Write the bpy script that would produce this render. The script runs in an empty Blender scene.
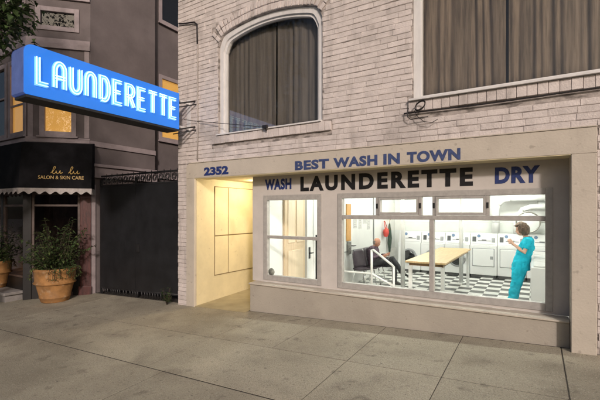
import bpy, bmesh, math, random
from mathutils import Vector, Matrix, noise as mnoise
random.seed(7)
C = bpy.context.scene.collection
PI = math.pi
SN, CS, F, H = math.sin(math.radians(31.3)), math.cos(math.radians(31.3)), 387.0, 1.88

def XU(u, y):                       # world x on the plane y for a picture column measured in the photograph
    t = (u - 300) / F
    return (t * CS - SN) / (CS + t * SN) * (y + 5)

def gz(x, y):                       # the sloping pavement
    return .3825 + .041 * x + .03 * y

# ---------------------------------------------------------------- materials
def mat(name, col, rough=.6, var=.12, scale=6, bump=0, bscale=60, metal=0, spec=.5, col2=None, island=0, emit=None, estr=0, coat=0, stretch=None, detail=6):
    m = bpy.data.materials.new(name); m.use_nodes = True
    nt = m.node_tree; N = nt.nodes; L = nt.links
    b = N['Principled BSDF']
    b.inputs['Roughness'].default_value = rough
    b.inputs['Metallic'].default_value = metal
    b.inputs['Specular IOR Level'].default_value = spec
    b.inputs['Coat Weight'].default_value = coat
    tc = N.new('ShaderNodeTexCoord')
    src = tc.outputs['Object']
    if stretch:
        mp = N.new('ShaderNodeMapping'); mp.inputs['Scale'].default_value = stretch
        L.new(src, mp.inputs[0]); src = mp.outputs[0]
    nz = N.new('ShaderNodeTexNoise'); nz.inputs['Scale'].default_value = scale; nz.inputs['Detail'].default_value = detail
    nz.inputs['Roughness'].default_value = .62
    L.new(src, nz.inputs['Vector'])
    c2 = col2 or tuple(max(0, c * (1 - 2.2 * var)) for c in col)
    rp = N.new('ShaderNodeValToRGB')
    rp.color_ramp.elements[0].position = .33; rp.color_ramp.elements[1].position = .66
    rp.color_ramp.elements[0].color = (*c2, 1); rp.color_ramp.elements[1].color = (*col, 1)
    L.new(nz.outputs['Fac'], rp.inputs[0])
    out = rp.outputs[0]
    if island:
        g = N.new('ShaderNodeNewGeometry'); mr = N.new('ShaderNodeMapRange')
        mr.inputs[3].default_value = 1 - island; mr.inputs[4].default_value = 1 + island * .55
        L.new(g.outputs['Random Per Island'], mr.inputs[0])
        mx = N.new('ShaderNodeMix'); mx.data_type = 'RGBA'; mx.blend_type = 'MULTIPLY'; mx.inputs[0].default_value = 1
        L.new(out, mx.inputs[6]); L.new(mr.outputs[0], mx.inputs[7]); out = mx.outputs[2]
    L.new(out, b.inputs['Base Color'])
    m['_out'] = 0
    if bump:
        n2 = N.new('ShaderNodeTexNoise'); n2.inputs['Scale'].default_value = bscale; n2.inputs['Detail'].default_value = 5
        L.new(src, n2.inputs['Vector'])
        bp = N.new('ShaderNodeBump'); bp.inputs['Strength'].default_value = bump; bp.inputs['Distance'].default_value = .01
        L.new(n2.outputs['Fac'], bp.inputs['Height']); L.new(bp.outputs[0], b.inputs['Normal'])
    if emit:
        b.inputs['Emission Color'].default_value = (*emit, 1); b.inputs['Emission Strength'].default_value = estr
    return m

def layer(m, col, scale, lo, hi, amt=1.0, stretch=None, detail=8):
    """multiply-free overlay: blend a stain colour over a material's base colour through a noise mask"""
    nt = m.node_tree; N = nt.nodes; L = nt.links; b = N['Principled BSDF']
    src = b.inputs['Base Color'].links[0].from_socket
    tc = N.new('ShaderNodeTexCoord'); v = tc.outputs['Object']
    if stretch:
        mp = N.new('ShaderNodeMapping'); mp.inputs['Scale'].default_value = stretch; L.new(v, mp.inputs[0]); v = mp.outputs[0]
    nz = N.new('ShaderNodeTexNoise'); nz.inputs['Scale'].default_value = scale; nz.inputs['Detail'].default_value = detail
    L.new(v, nz.inputs['Vector'])
    mr = N.new('ShaderNodeMapRange'); mr.inputs[1].default_value = lo; mr.inputs[2].default_value = hi; mr.inputs[3].default_value = 0; mr.inputs[4].default_value = amt
    L.new(nz.outputs['Fac'], mr.inputs[0])
    mx = N.new('ShaderNodeMix'); mx.data_type = 'RGBA'
    L.new(mr.outputs[0], mx.inputs[0]); L.new(src, mx.inputs[6]); mx.inputs[7].default_value = (*col, 1)
    L.new(mx.outputs[2], b.inputs['Base Color'])
    return m

def glass(name, tint=(1, 1, 1), ior=1.45, rough=0.0):
    m = bpy.data.materials.new(name); m.use_nodes = True
    N = m.node_tree.nodes; L = m.node_tree.links
    N.remove(N['Principled BSDF'])
    t = N.new('ShaderNodeBsdfTransparent'); t.inputs[0].default_value = (*tint, 1)
    g = N.new('ShaderNodeBsdfGlossy'); g.inputs['Roughness'].default_value = rough
    lw_ = N.new('ShaderNodeLayerWeight'); lw_.inputs[0].default_value = .5
    r0 = ((ior - 1) / (ior + 1)) ** 2
    pw = N.new('ShaderNodeMath'); pw.operation = 'POWER'; pw.inputs[1].default_value = 5; L.new(lw_.outputs['Facing'], pw.inputs[0])
    fr = N.new('ShaderNodeMath'); fr.operation = 'MULTIPLY_ADD'; fr.inputs[1].default_value = 1 - r0; fr.inputs[2].default_value = r0; L.new(pw.outputs[0], fr.inputs[0])
    mx = N.new('ShaderNodeMixShader')
    L.new(fr.outputs[0], mx.inputs[0]); L.new(t.outputs[0], mx.inputs[1]); L.new(g.outputs[0], mx.inputs[2])
    L.new(mx.outputs[0], N['Material Output'].inputs[0])
    return m

def emitter(name, col, strength):
    m = bpy.data.materials.new(name); m.use_nodes = True
    b = m.node_tree.nodes['Principled BSDF']
    b.inputs['Base Color'].default_value = (.8, .8, .8, 1)
    b.inputs['Emission Color'].default_value = (*col, 1); b.inputs['Emission Strength'].default_value = strength
    return m

# ---------------------------------------------------------------- mesh builder
class MB:
    def __init__(s): s.v = []; s.f = []; s.sm = []
    def add(s, vs, fs, smooth=False):
        o = len(s.v); s.v += [tuple(v) for v in vs]
        for f in fs: s.f.append(tuple(i + o for i in f)); s.sm.append(smooth)
        return s
    def box(s, x0, x1, y0, y1, z0, z1, bev=0, M=None):
        if x0 > x1: x0, x1 = x1, x0
        if y0 > y1: y0, y1 = y1, y0
        if z0 > z1: z0, z1 = z1, z0
        b = min(bev, (x1 - x0) * .45, (y1 - y0) * .45, (z1 - z0) * .45)
        if b <= 0:
            vs = [(x, y, z) for z in (z0, z1) for y in (y0, y1) for x in (x0, x1)]
            fs = [(0, 2, 3, 1), (4, 5, 7, 6), (0, 1, 5, 4), (2, 6, 7, 3), (0, 4, 6, 2), (1, 3, 7, 5)]
        else:
            bm = bmesh.new()
            bmesh.ops.create_cube(bm, size=1)
            for v in bm.verts:
                v.co = Vector(((x0 + x1) / 2 + v.co.x * (x1 - x0), (y0 + y1) / 2 + v.co.y * (y1 - y0), (z0 + z1) / 2 + v.co.z * (z1 - z0)))
            bmesh.ops.bevel(bm, geom=bm.edges[:], offset=b, segments=2, affect='EDGES', profile=.6)
            bm.verts.index_update()
            vs = [v.co[:] for v in bm.verts]; fs = [[v.index for v in f.verts] for f in bm.faces]; bm.free()
        if M is not None: vs = [M @ Vector(v) for v in vs]
        return s.add(vs, fs)
    def tube(s, pts, r, n=8, cap=True, smooth=True, closed=False):
        pts = [Vector(p) for p in pts]; k = len(pts)
        rs = r if isinstance(r, (list, tuple)) else [r] * k
        up = Vector((0, 0, 1)); rings = []; prev = None
        for i, p in enumerate(pts):
            if closed: d = (pts[(i + 1) % k] - pts[i - 1])
            else: d = (pts[min(i + 1, k - 1)] - pts[max(i - 1, 0)])
            if d.length < 1e-9: d = Vector((0, 0, 1))
            d.normalize()
            if prev is None:
                a = up.cross(d)
                if a.length < 1e-3: a = Vector((1, 0, 0)).cross(d)
            else:
                a = prev - d * prev.dot(d)
            a.normalize(); prev = a; b = d.cross(a)
            rings.append([p + (a * math.cos(2 * PI * j / n) + b * math.sin(2 * PI * j / n)) * rs[i] for j in range(n)])
        vs = [v for rg in rings for v in rg]; fs = []
        for i in range(k if closed else k - 1):
            for j in range(n):
                a0 = i * n + j; a1 = i * n + (j + 1) % n; i2 = (i + 1) % k
                fs.append((a0, a1, i2 * n + (j + 1) % n, i2 * n + j))
        if cap and not closed:
            fs.append(tuple(range(n - 1, -1, -1))); fs.append(tuple((k - 1) * n + j for j in range(n)))
        return s.add(vs, fs, smooth)
    def lathe(s, prof, c=(0, 0, 0), n=32, smooth=True, axis='z', wob=0):
        vs = []; fs = []; c = Vector(c)
        for (r, z) in prof:
            for j in range(n):
                a = 2 * PI * j / n; rr = r * (1 + wob * math.sin(3 * a + z * 9))
                p = (rr * math.cos(a), rr * math.sin(a), z)
                if axis == 'y': p = (p[0], p[2], -p[1])
                if axis == 'x': p = (p[2], p[0], p[1])
                vs.append(c + Vector(p))
        for i in range(len(prof) - 1):
            for j in range(n):
                fs.append((i * n + j, i * n + (j + 1) % n, (i + 1) * n + (j + 1) % n, (i + 1) * n + j))
        if prof[0][0] > 1e-4: fs.append(tuple(range(n - 1, -1, -1)))
        if prof[-1][0] > 1e-4: fs.append(tuple((len(prof) - 1) * n + j for j in range(n)))
        return s.add(vs, fs, smooth)
    def prism(s, poly, d, smooth=False):           # poly: 3-D points of one face; d: extrusion vector
        n = len(poly); d = Vector(d)
        vs = [Vector(p) for p in poly] + [Vector(p) + d for p in poly]
        fs = [tuple(range(n)), tuple(range(2 * n - 1, n - 1, -1))] + [(i, n + i, n + (i + 1) % n, (i + 1) % n) for i in range(n)]
        return s.add(vs, fs, smooth)
    def band(s, A, B, d):                          # solid ribbon between polylines A and B, extruded by d
        n = len(A); d = Vector(d)
        vs = [Vector(p) for p in A] + [Vector(p) for p in B] + [Vector(p) + d for p in A] + [Vector(p) + d for p in B]
        fs = []
        for i in range(n - 1):
            fs += [(i, i + 1, n + i + 1, n + i), (2 * n + i, 3 * n + i, 3 * n + i + 1, 2 * n + i + 1),
                   (i, 2 * n + i, 2 * n + i + 1, i + 1), (n + i, n + i + 1, 3 * n + i + 1, 3 * n + i)]
        fs += [(0, n, 3 * n, 2 * n), (n - 1, 3 * n - 1, 4 * n - 1, 2 * n - 1)]
        return s.add(vs, fs)
    def ball(s, c, r, n=16, m=10, jit=0, seed=0):
        rx, ry, rz = r if isinstance(r, (tuple, list)) else (r, r, r)
        vs = []; fs = []
        for i in range(m + 1):
            th = PI * i / m
            for j in range(n):
                ph = 2 * PI * j / n
                d = Vector((math.sin(th) * math.cos(ph), math.sin(th) * math.sin(ph), math.cos(th)))
                k = 1 + (jit * mnoise.noise(d * 2.3 + Vector((seed, seed, 0))) if jit else 0)
                vs.append((c[0] + d.x * rx * k, c[1] + d.y * ry * k, c[2] + d.z * rz * k))
        for i in range(m):
            for j in range(n):
                fs.append((i * n + j, (i + 1) * n + j, (i + 1) * n + (j + 1) % n, i * n + (j + 1) % n))
        return s.add(vs, fs, True)
    def build(s, name, material, parent=None, **props):
        me = bpy.data.meshes.new(name); me.from_pydata(s.v, [], s.f); me.validate(); me.update()
        bm = bmesh.new(); bm.from_mesh(me); bmesh.ops.recalc_face_normals(bm, faces=bm.faces[:]); bm.to_mesh(me); bm.free()
        if len(s.sm) == len(me.polygons): me.polygons.foreach_set('use_smooth', s.sm)
        me.materials.append(material)
        o = bpy.data.objects.new(name, me); C.objects.link(o)
        if parent is not None: o.parent = parent
        for k, v in props.items(): o[k] = v
        return o

def tag(o, label=None, cat=None, group=None, kind=None):
    if label: o['label'] = label
    if cat: o['category'] = cat
    if group: o['group'] = group
    if kind: o['kind'] = kind
    return o
def thing(name, label, cat, group=None, loc=(0, 0, 0), rz=0):
    o = bpy.data.objects.new(name, None); C.objects.link(o); o.location = loc; o.rotation_euler = (0, 0, rz)
    o.empty_display_size = .1
    return tag(o, label, cat, group)
def copy_tree(o, parent=None):
    c = o.copy(); C.objects.link(c)
    if parent is not None: c.parent = parent
    for ch in list(o.children): copy_tree(ch, c)
    return c

def evaluated(o):                                  # bake modifiers into the mesh
    dg = bpy.context.evaluated_depsgraph_get()
    me = bpy.data.meshes.new_from_object(o.evaluated_get(dg))
    o.modifiers.clear(); old = o.data; o.data = me; bpy.data.meshes.remove(old)
    return o
def remeshed(o, voxel, smooth=4, disp=None):
    m = o.modifiers.new('r', 'REMESH'); m.mode = 'VOXEL'; m.voxel_size = voxel; m.use_smooth_shade = True
    if smooth:
        s = o.modifiers.new('s', 'SMOOTH'); s.factor = .5; s.iterations = smooth
    mats = list(o.data.materials)
    evaluated(o)
    o.data.materials.clear()
    for x in mats: o.data.materials.append(x)
    for p in o.data.polygons: p.use_smooth = True; p.material_index = 0
    if disp:
        amp, sc = disp
        for v in o.data.vertices:
            k = mnoise.noise(v.co * sc) + .5 * mnoise.noise(v.co * sc * 2.1)
            v.co += v.normal * k * amp
    return o

def text(name, body, origin, right, up, width, height, material, parent=None, bold=.02, depth=.003, shear=0, space=1.0):
    cu = bpy.data.curves.new(name, 'FONT'); cu.body = body; cu.size = 1; cu.offset = bold; cu.extrude = .5; cu.shear = shear
    cu.resolution_u = 4; cu.space_character = space
    o = bpy.data.objects.new(name, cu); C.objects.link(o)
    bpy.context.view_layer.update()
    dg = bpy.context.evaluated_depsgraph_get()
    me = bpy.data.meshes.new_from_object(o.evaluated_get(dg))
    bpy.data.objects.remove(o); bpy.data.curves.remove(cu)
    xs = [v.co.x for v in me.vertices]; ys = [v.co.y for v in me.vertices]
    x0, x1, y0, y1 = min(xs), max(xs), min(ys), max(ys)
    R = Vector(right).normalized(); U = Vector(up).normalized(); Nn = R.cross(U)
    O = Vector(origin)
    for v in me.vertices:
        a = (v.co.x - x0) / (x1 - x0) * width; b = (v.co.y - y0) / (y1 - y0) * height
        v.co = O + R * a + U * b + Nn * ((v.co.z + .5) * depth)
    me.name = name; me.materials.clear(); me.materials.append(material)
    ob = bpy.data.objects.new(name, me); C.objects.link(ob)
    if parent is not None: ob.parent = parent
    return ob

def wall_pieces(mb, p0, p1, z0, z1, th, holes=()):
    """wall from p0 to p1 (plan), thickness th to its left-hand side, rectangular holes (a0,a1,h0,h1) measured along it"""
    p0 = Vector((*p0, 0)); p1 = Vector((*p1, 0)); d = p1 - p0; Ln = d.length; d.normalize(); n = Vector((-d.y, d.x, 0))
    M = Matrix((( d.x, n.x, 0, p0.x), (d.y, n.y, 0, p0.y), (0, 0, 1, 0), (0, 0, 0, 1)))
    xs = sorted({0, Ln, *[h[0] for h in holes], *[h[1] for h in holes]})
    for a, b in zip(xs, xs[1:]):
        cuts = sorted((h[2], h[3]) for h in holes if h[0] < (a + b) / 2 < h[1])
        z = z0
        for lo, hi in cuts:
            if lo > z: mb.box(a, b, 0, th, z, lo, M=M)
            z = hi
        if z < z1: mb.box(a, b, 0, th, z, z1, M=M)
    return M

# ---------------------------------------------------------------- palette
brick_m = mat('painted_brick', (.67, .61, .59), .75, .08, 7, .6, 55, island=.09, spec=.3)
layer(brick_m, (.22, .18, .16), 6, .60, .76, .5)
layer(brick_m, (.16, .145, .135), .9, .54, .74, .5, (1, 1, 1.6))
layer(brick_m, (.20, .18, .165), 2.6, .55, .72, .4, (2.2, 1, .5))
mortar_m = mat('painted_mortar', (.48, .43, .405), .9, .16, 12, .4, 60, spec=.2)
layer(mortar_m, (.10, .088, .08), 5, .50, .62, .75, (1, 1, 3))
stucco_m = mat('painted_stucco', (.54, .49, .42), .7, .05, 3, .3, 45, spec=.3)
layer(stucco_m, (.27, .23, .19), 1.6, .60, .8, .4, (1, 1, .5))
layer(stucco_m, (.20, .17, .14), 14, .64, .72, .4)
base_m = mat('olive_grey_base_paint', (.42, .385, .33), .7, .06, 2, .35, 45, spec=.3)
layer(base_m, (.20, .18, .14), 1.3, .56, .8, .45, (1, 1, 1.6))
layer(base_m, (.15, .13, .10), 16, .64, .72, .4)
panel_m = mat('sign_panel_paint', (.59, .555, .525), .65, .05, 4, .12, 40, spec=.3)
trim_m = mat('grey_window_paint', (.43, .415, .395), .5, .1, 14, .08, 60)
white_trim = mat('weathered_white_wood', (.70, .69, .69), .55, .08, 10, .15, 40, stretch=(1, 1, .3))
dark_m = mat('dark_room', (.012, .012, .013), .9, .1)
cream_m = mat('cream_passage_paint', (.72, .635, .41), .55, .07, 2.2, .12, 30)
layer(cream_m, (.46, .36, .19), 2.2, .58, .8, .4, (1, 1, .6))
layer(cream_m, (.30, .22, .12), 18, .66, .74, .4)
groove_m = mat('shadow_gap_paint', (.27, .20, .10), .8, .1)
navy_m = mat('navy_letter_paint', (.024, .048, .20), .55, .2, 30)
blue_m = mat('faded_blue_letter_paint', (.055, .085, .22), .6, .2, 30)
black_m = mat('black_letter_paint', (.012, .011, .012), .5, .2, 30)
black_metal = mat('black_metal', (.022, .022, .024), .45, .2, 20, .1, 80)
steel_m = mat('galvanised_steel', (.42, .41, .40), .45, .15, 20, metal=.7)
glass_m = glass('window_glass', (.97, .985, .98))
upglass_m = glass('upper_window_glass', (.90, .90, .89), 1.6)
curtain_m = mat('brown_curtain_cloth', (.34, .275, .215), .95, .25, 3.0, .2, 120, stretch=(9, 9, .5), spec=.1)
curtain_g = mat('grey_brown_curtain_cloth', (.215, .195, .18), .95, .14, 3.0, .2, 120, stretch=(9, 9, .5), spec=.1)
white_wall = mat('white_interior_paint', (.83, .83, .81), .6, .03, 3)
white_enamel = mat('white_enamel', (.80, .80, .80), .3, .02, 3, coat=.3)
white_pipe = mat('white_gloss_pipe_paint', (.82, .82, .81), .35, .04, 8)
chrome_m = mat('chrome', (.72, .72, .72), .18, .05, metal=1)
dark_glass = mat('dark_door_glass', (.012, .012, .014), .12, .1, coat=.6)
ctrl_m = mat('dark_control_panel', (.05, .055, .06), .35, .2, 20)
badge_m = mat('blue_grey_badge', (.14, .22, .36), .4, .1)
table_m = mat('tan_table_laminate', (.60, .42, .22), .45, .12, 3, stretch=(10, .6, 1))
wood_m = mat('honey_wood', (.66, .51, .35), .45, .08, 4, stretch=(6, 6, .6))
skin_m = mat('skin', (.66, .40, .30), .5, .08, 14, spec=.4)
skin_red = mat('ruddy_skin', (.58, .29, .20), .5, .1, 14, spec=.4)
teal_m = mat('teal_scrub_cloth', (.018, .50, .68), .8, .12, 9, .3, 30, spec=.2)
hair_m = mat('brown_hair', (.16, .10, .065), .6, .35, 40, stretch=(1, 1, .4))
ghair_m = mat('grey_hair', (.36, .33, .31), .7, .3, 50)
shirt_m = mat('dark_plaid_shirt_cloth', (.15, .10, .14), .85, .4, 22, .2, 60)
trouser_m = mat('charcoal_trouser_cloth', (.05, .05, .056), .85, .2, 12, .2, 40)
shoe_m = mat('dark_shoe_leather', (.025, .022, .022), .5, .2)
wshoe_m = mat('pale_clog_rubber', (.5, .5, .5), .5, .1)
paper_m = mat('newsprint', (.72, .71, .68), .8, .1, 40)
red_m = mat('red_bag_cloth', (.58, .06, .045), .7, .2, 12, .2, 50)
green_m = mat('dark_green_cloth', (.04, .07, .05), .8, .3, 14, .2, 50)
chair_m = mat('dark_plum_chair_plastic', (.045, .032, .042), .45, .2, 10)
# ================================================================ PAVEMENT, ROAD
conc_m = mat('worn_concrete', (.52, .475, .37), .8, .10, 1.3, .9, 70, island=.08, spec=.3, detail=10)
layer(conc_m, (.15, .13, .10), 2.6, .53, .74, .55)
layer(conc_m, (.19, .165, .125), .55, .46, .66, .5)
layer(conc_m, (.09, .08, .065), 5.5, .62, .72, .5)
layer(conc_m, (.10, .09, .075), 42, .60, .69, .5, detail=5)
layer(conc_m, (.07, .062, .05), 12, .735, .75, .6, detail=2)
layer(conc_m, (.19, .17, .13), 1.1, .5, .66, .4, (.45, 1, 1))
layer(conc_m, (.13, .12, .095), 110, .50, .60, .38, detail=3)
layer(conc_m, (.60, .57, .48), 75, .58, .70, .45, detail=3)
bed_m = mat('joint_dirt', (.065, .056, .044), .95, .3, 20)
asphalt_m = mat('asphalt', (.05, .05, .052), .9, .2, 30, .4, 90)
conc2_m = mat('smooth_passage_concrete', (.36, .31, .20), .6, .14, 2.5, .2, 60)
tile_m = bpy.data.materials.new('checker_floor_tiles'); tile_m.use_nodes = True
_N = tile_m.node_tree.nodes; _L = tile_m.node_tree.links
_c = _N.new('ShaderNodeTexChecker'); _c.inputs['Scale'].default_value = 1 / .305
_c.inputs[1].default_value = (.80, .80, .77, 1); _c.inputs[2].default_value = (.035, .036, .036, 1)
_t = _N.new('ShaderNodeTexCoord'); _mp = _N.new('ShaderNodeMapping'); _mp.inputs['Location'].default_value = (.11, .07, .15)
_L.new(_t.outputs['Object'], _mp.inputs[0]); _L.new(_mp.outputs[0], _c.inputs[0]); _L.new(_c.outputs[0], _N['Principled BSDF'].inputs['Base Color'])
_N['Principled BSDF'].inputs['Roughness'].default_value = .28

mb = MB()
rows = [(-1.18, .105, (.009, .009)), (-2.225, -1.18, (.009, .016)), (-4.1, -2.225, (.016, .01))]
cuts = [[-30, -24, -20, -16.4, -13.6, -11.6, -9.7, -7.75, -5.75, -3.7, -2.72, -1.735, -.76, .24, 1.22, 2.2, 3.2, 5.1, 7, 9, 12],
        [-30, -24, -20, -16.4, -13.6, -11.6, -9.7, -7.75, -5.75, -3.7, -1.735, -.76, .23, 2.2, 3.2, 5.1, 7, 9, 12],
        [-30, -22, -16, -12, -9.2, -6.3, -3.4, -.5, 2.4, 5.4, 8.4, 12]]
wide = {(0, .24): .006, (0, -.76): .004, (1, -.76): .004, (1, .23): .005}
for ri, (ya, yb, (gt, gb)) in enumerate(rows):
    for xa, xb in zip(cuts[ri], cuts[ri][1:]):
        l = wide.get((ri, xa), .004); r = wide.get((ri, xb), .004)
        x0, x1, y0, y1 = xa + l, xb - r, ya + gb * .6, yb - gt * .4
        if ri == 0: y1 = yb
        dz = random.uniform(-.0008, .0008); tx = random.uniform(-.0003, .0003)
        e = .002
        nx = max(1, int((x1 - x0) / .5))
        def top(x, y, off): return (x, y, gz(x, y) + dz + tx * (x - x0) + off)
        ring0 = [top(x0, y0, -.06), top(x1, y0, -.06), top(x1, y1, -.06), top(x0, y1, -.06)]
        ring1 = [top(x0, y0, -e * .7), top(x1, y0, -e * .7), top(x1, y1, -e * .7), top(x0, y1, -e * .7)]
        ring2 = [top(x0 + e, y0 + e, 0), top(x1 - e, y0 + e, 0), top(x1 - e, y1 - e, 0), top(x0 + e, y1 - e, 0)]
        vs = ring0 + ring1 + ring2
        fs = [(0, 1, 5, 4), (1, 2, 6, 5), (2, 3, 7, 6), (3, 0, 4, 7), (4, 5, 9, 8), (5, 6, 10, 9), (6, 7, 11, 10), (7, 4, 8, 11), (8, 9, 10, 11)]
        mb.add(vs, fs)
pav = mb.build('pavement', conc_m); tag(pav, kind='structure')
mb = MB()
mb.add([(-30, -4.1, gz(-30, -4.1) - .0025), (12, -4.1, gz(12, -4.1) - .0025), (12, .128, gz(12, .128) - .0025), (-30, .128, gz(-30, .128) - .0025)], [(0, 1, 2, 3)])
mb.add([(-30, .128, gz(-30, .128) - .0025), (-5.71, .128, gz(-5.71, .128) - .0025), (-5.71, 8, gz(-5.71, 2)), (-30, 8, gz(-30, 2))], [(0, 1, 2, 3)])
tag(mb.build('pavement_bed', bed_m), kind='structure')
mb = MB()
mb.add([(-30, -4.1, gz(-30, -4.1) - .3), (12, -4.1, gz(12, -4.1) - .3), (12, -4.1, gz(12, -4.1) - .004), (-30, -4.1, gz(-30, -4.1) - .004),
        (-30, -4.28, gz(-30, -4.28) - .3), (12, -4.28, gz(12, -4.28) - .3), (12, -4.26, gz(12, -4.26) - .004), (-30, -4.26, gz(-30, -4.26) - .004)],
       [(0, 1, 2, 3), (4, 5, 6, 7), (3, 2, 6, 7), (0, 4, 7, 3), (1, 5, 6, 2)])
tag(mb.build('kerb', conc2_m), kind='structure')
mb = MB()
def rz_(x, y): return gz(x, -4.28) - .14
mb.add([(-60, -60, rz_(-60, 0)), (40, -60, rz_(40, 0)), (40, -4.2, rz_(40, 0)), (-60, -4.2, rz_(-60, 0))], [(0, 1, 2, 3)])
tag(mb.build('road', asphalt_m), kind='structure')
mb = MB()
mb.add([(-400, -400, -4.5), (400, -400, -4.5), (400, 400, -4.5), (-400, 400, -4.5)], [(0, 1, 2, 3)])
tag(mb.build('ground', asphalt_m), kind='structure')

# ================================================================ LAUNDERETTE BUILDING
LB = thing('launderette_building', 'white painted brick building with stucco shopfront, arched upstairs window and 2352 over its passage', 'building', None, (-2.5, .3, 0))
INV = Matrix.Translation((2.5, -.3, 0))
def lb(o):                      # keep world placement when parenting to the building's base
    o.parent = LB; o.matrix_parent_inverse = INV
    return o
AX, AHW = -3.68, 1.02
def arch(x, hw=AHW, drop=0):
    t = min(1, abs((x - AX) / hw))
    return 1.88 + 3.025 + .165 * (1 - t * t) - .17 * max(0, (t - .84) / .16) ** 2.4 - drop
SILL = 3.20
RW0, RW1, RWB, RWT = -1.345, 2.6, 3.30, 6.05

def forbidden(x, z):
    if -4.83 < x < -2.50 and 3.055 < z <= SILL: return True
    if -4.70 < x < -2.66 and SILL <= z < 4.7: return True
    if -4.95 < x < -2.42 and z >= 4.7:
        t = (x - AX) / AHW
        if abs(t) <= 1 and z < arch(x) + .2: return True
        if abs(t) > 1:
            d = abs(t) - 1
            if d < .15 and 4.84 + d * 1.1 < z < 5.13 - d * .5: return True
    if RW0 < x < RW1 and RWB < z < RWT: return True
    if RW0 - .06 < x < RW1 + .06 and 3.135 < z <= RWB: return True
    return False
mb = MB()
def brick(xa, xb, za, zb, yf):
    e = .005; ex = .0015; j = lambda: random.uniform(-.003, .003)
    k = lambda: random.uniform(-.0032, .0032)
    vs = [(xa, .03, za), (xb, .03, za), (xb, .03, zb), (xa, .03, zb),
          (xa + k(), yf + e, za + k()), (xb + k(), yf + e, za + k()), (xb + k(), yf + e, zb + k()), (xa + k(), yf + e, zb + k()),
          (xa + ex, yf + j(), za + e), (xb - ex, yf + j(), za + e), (xb - ex, yf + j(), zb - e), (xa + ex, yf + j(), zb - e)]
    fs = []
    for a in (0, 4):
        for i in range(4): fs.append((a + i, a + (i + 1) % 4, a + 4 + (i + 1) % 4, a + 4 + i))
    fs.append((8, 9, 10, 11))
    mb.add(vs, fs)
CO = .0757
def course_fill(x0, x1, z0, z1):
    nr = int(math.ceil((z1 - z0) / CO))
    for r in range(nr):
        za = z0 + r * CO + .0035; zb = min(z0 + (r + 1) * CO, z1) - .0035
        if zb - za < .02: continue
        x = x0 - random.choice((.232, .116 if r % 2 else .232)) + (.116 if r % 2 else 0)
        wav = lambda q: .004 * math.sin(q * 1.7 + r * .6) + .004 * mnoise.noise((q * 2, r * .31, 0))
        while x < x1:
            ln = random.choice((.232, .232, .232, .232, .215, .25)) + random.uniform(-.015, .015)
            a, b = max(x, x0) + .0014, min(x + ln, x1) - .0014
            x += ln
            if b - a < .025: continue
            n = max(2, int((b - a) / .02)); run = None; yf = random.uniform(-.004, .003)
            for i in range(n + 1):
                q = a + (b - a) * i / n
                bad = forbidden(q, za) or forbidden(q, zb) or forbidden(q, (za + zb) / 2)
                if not bad:
                    if run is None: run = q
                    last = q
                if (bad or i == n) and run is not None:
                    if last - run > .03: w = wav((run + last) / 2); brick(run, last, za + w, zb + w, yf)
                    run = None
course_fill(-5.71, 3.6, 2.765, 6.6)
course_fill(-5.71, -5.475, -.05, 2.765)
course_fill(.545, 3.6, .25, 2.765)
# the arch's radial bricks
n = 31
for i in range(n):
    t = -1.0 + 2.0 * (i + .5) / n
    x = AX + t * AHW; a = t * math.radians(14) + t ** 5 * math.radians(36)
    d = Vector((math.sin(a), 0, math.cos(a))); s_ = Vector((math.cos(a), 0, -math.sin(a)))
    base = Vector((x, 0, arch(min(max(x, AX - AHW * .93), AX + AHW * .93)) + .004 - (.08 * (abs(t) - .93) / .07 if abs(t) > .93 else 0)))
    for (r0, r1) in ((0, .105), (.115, .215)):
        w = .0285
        P = [base + d * r0 - s_ * w, base + d * r0 + s_ * w, base + d * r1 + s_ * (w + .004), base + d * r1 - s_ * (w + .004)]
        yf = -.012 - random.uniform(0, .006)
        c_ = sum(P, Vector()) / 4
        vs = [Vector((p.x, .03, p.z)) for p in P] + [Vector((p.x, yf + .006, p.z)) for p in P] + [Vector((p.x, yf, p.z)) + (c_ - p) * .12 for p in P]
        fs = []
        for q in (0, 4):
            for k in range(4): fs.append((q + k, q + (k + 1) % 4, q + 4 + (k + 1) % 4, q + 4 + k))
        fs.append((8, 9, 10, 11)); mb.add(vs, fs)
# rowlock sills
def rowlock(x0, x1, z0, z1, pitch):
    m = int((x1 - x0) / pitch); p = (x1 - x0) / m
    for i in range(m):
        j = random.uniform(-.004, .004)
        mb.box(x0 + i * p + .0022, x0 + (i + 1) * p - .0022, -.034 + j, .06, z0 + random.uniform(-.003, .003), z1 + random.uniform(-.003, .003), bev=.005)
rowlock(-4.82, -2.51, 3.062, SILL - .004, .1)
rowlock(RW0 - .05, RW1 + .05, 3.165, RWB - .005, .1)
brick_o = lb(mb.build('brick_wall', brick_m))
# mortar backing with the window openings
mb = MB()
Z0, ZT = -.3, 6.75
mb.box(-5.71, -5.472, .006, .28, Z0, 2.762)
mb.box(.542, 3.6, .006, .28, Z0, 2.762)
M_ = wall_pieces(mb, (-5.71, .006), (3.6, .006), 2.762, ZT, .276, [(-4.70 + 5.71, -2.66 + 5.71, SILL, 5.2), (RW0 + 5.71, RW1 + 5.71, RWB, RWT)])
xs = [-4.70 + (2.04) * i / 40 for i in range(41)]
mb.band([(x, .006, arch(x)) for x in xs], [(x, .006, 5.2) for x in xs], (0, .276, 0))
lb(mb.build('mortar_backing', mortar_m))
mb = MB()
mb.box(-5.71, -5.45, .29, 9, Z0, 6.75); mb.box(3.3, 3.6, .29, 9, Z0, 6.75); mb.box(-5.71, 3.6, 9, 9.25, Z0, 6.75); mb.box(-5.75, 3.64, -.04, 9.3, 6.752, 6.95, .02)
lb(mb.build('outer_wall', mortar_m))
mb = MB()
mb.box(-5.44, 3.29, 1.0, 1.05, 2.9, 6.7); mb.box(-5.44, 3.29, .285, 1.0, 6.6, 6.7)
lb(mb.build('upstairs_room', dark_m))

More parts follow.
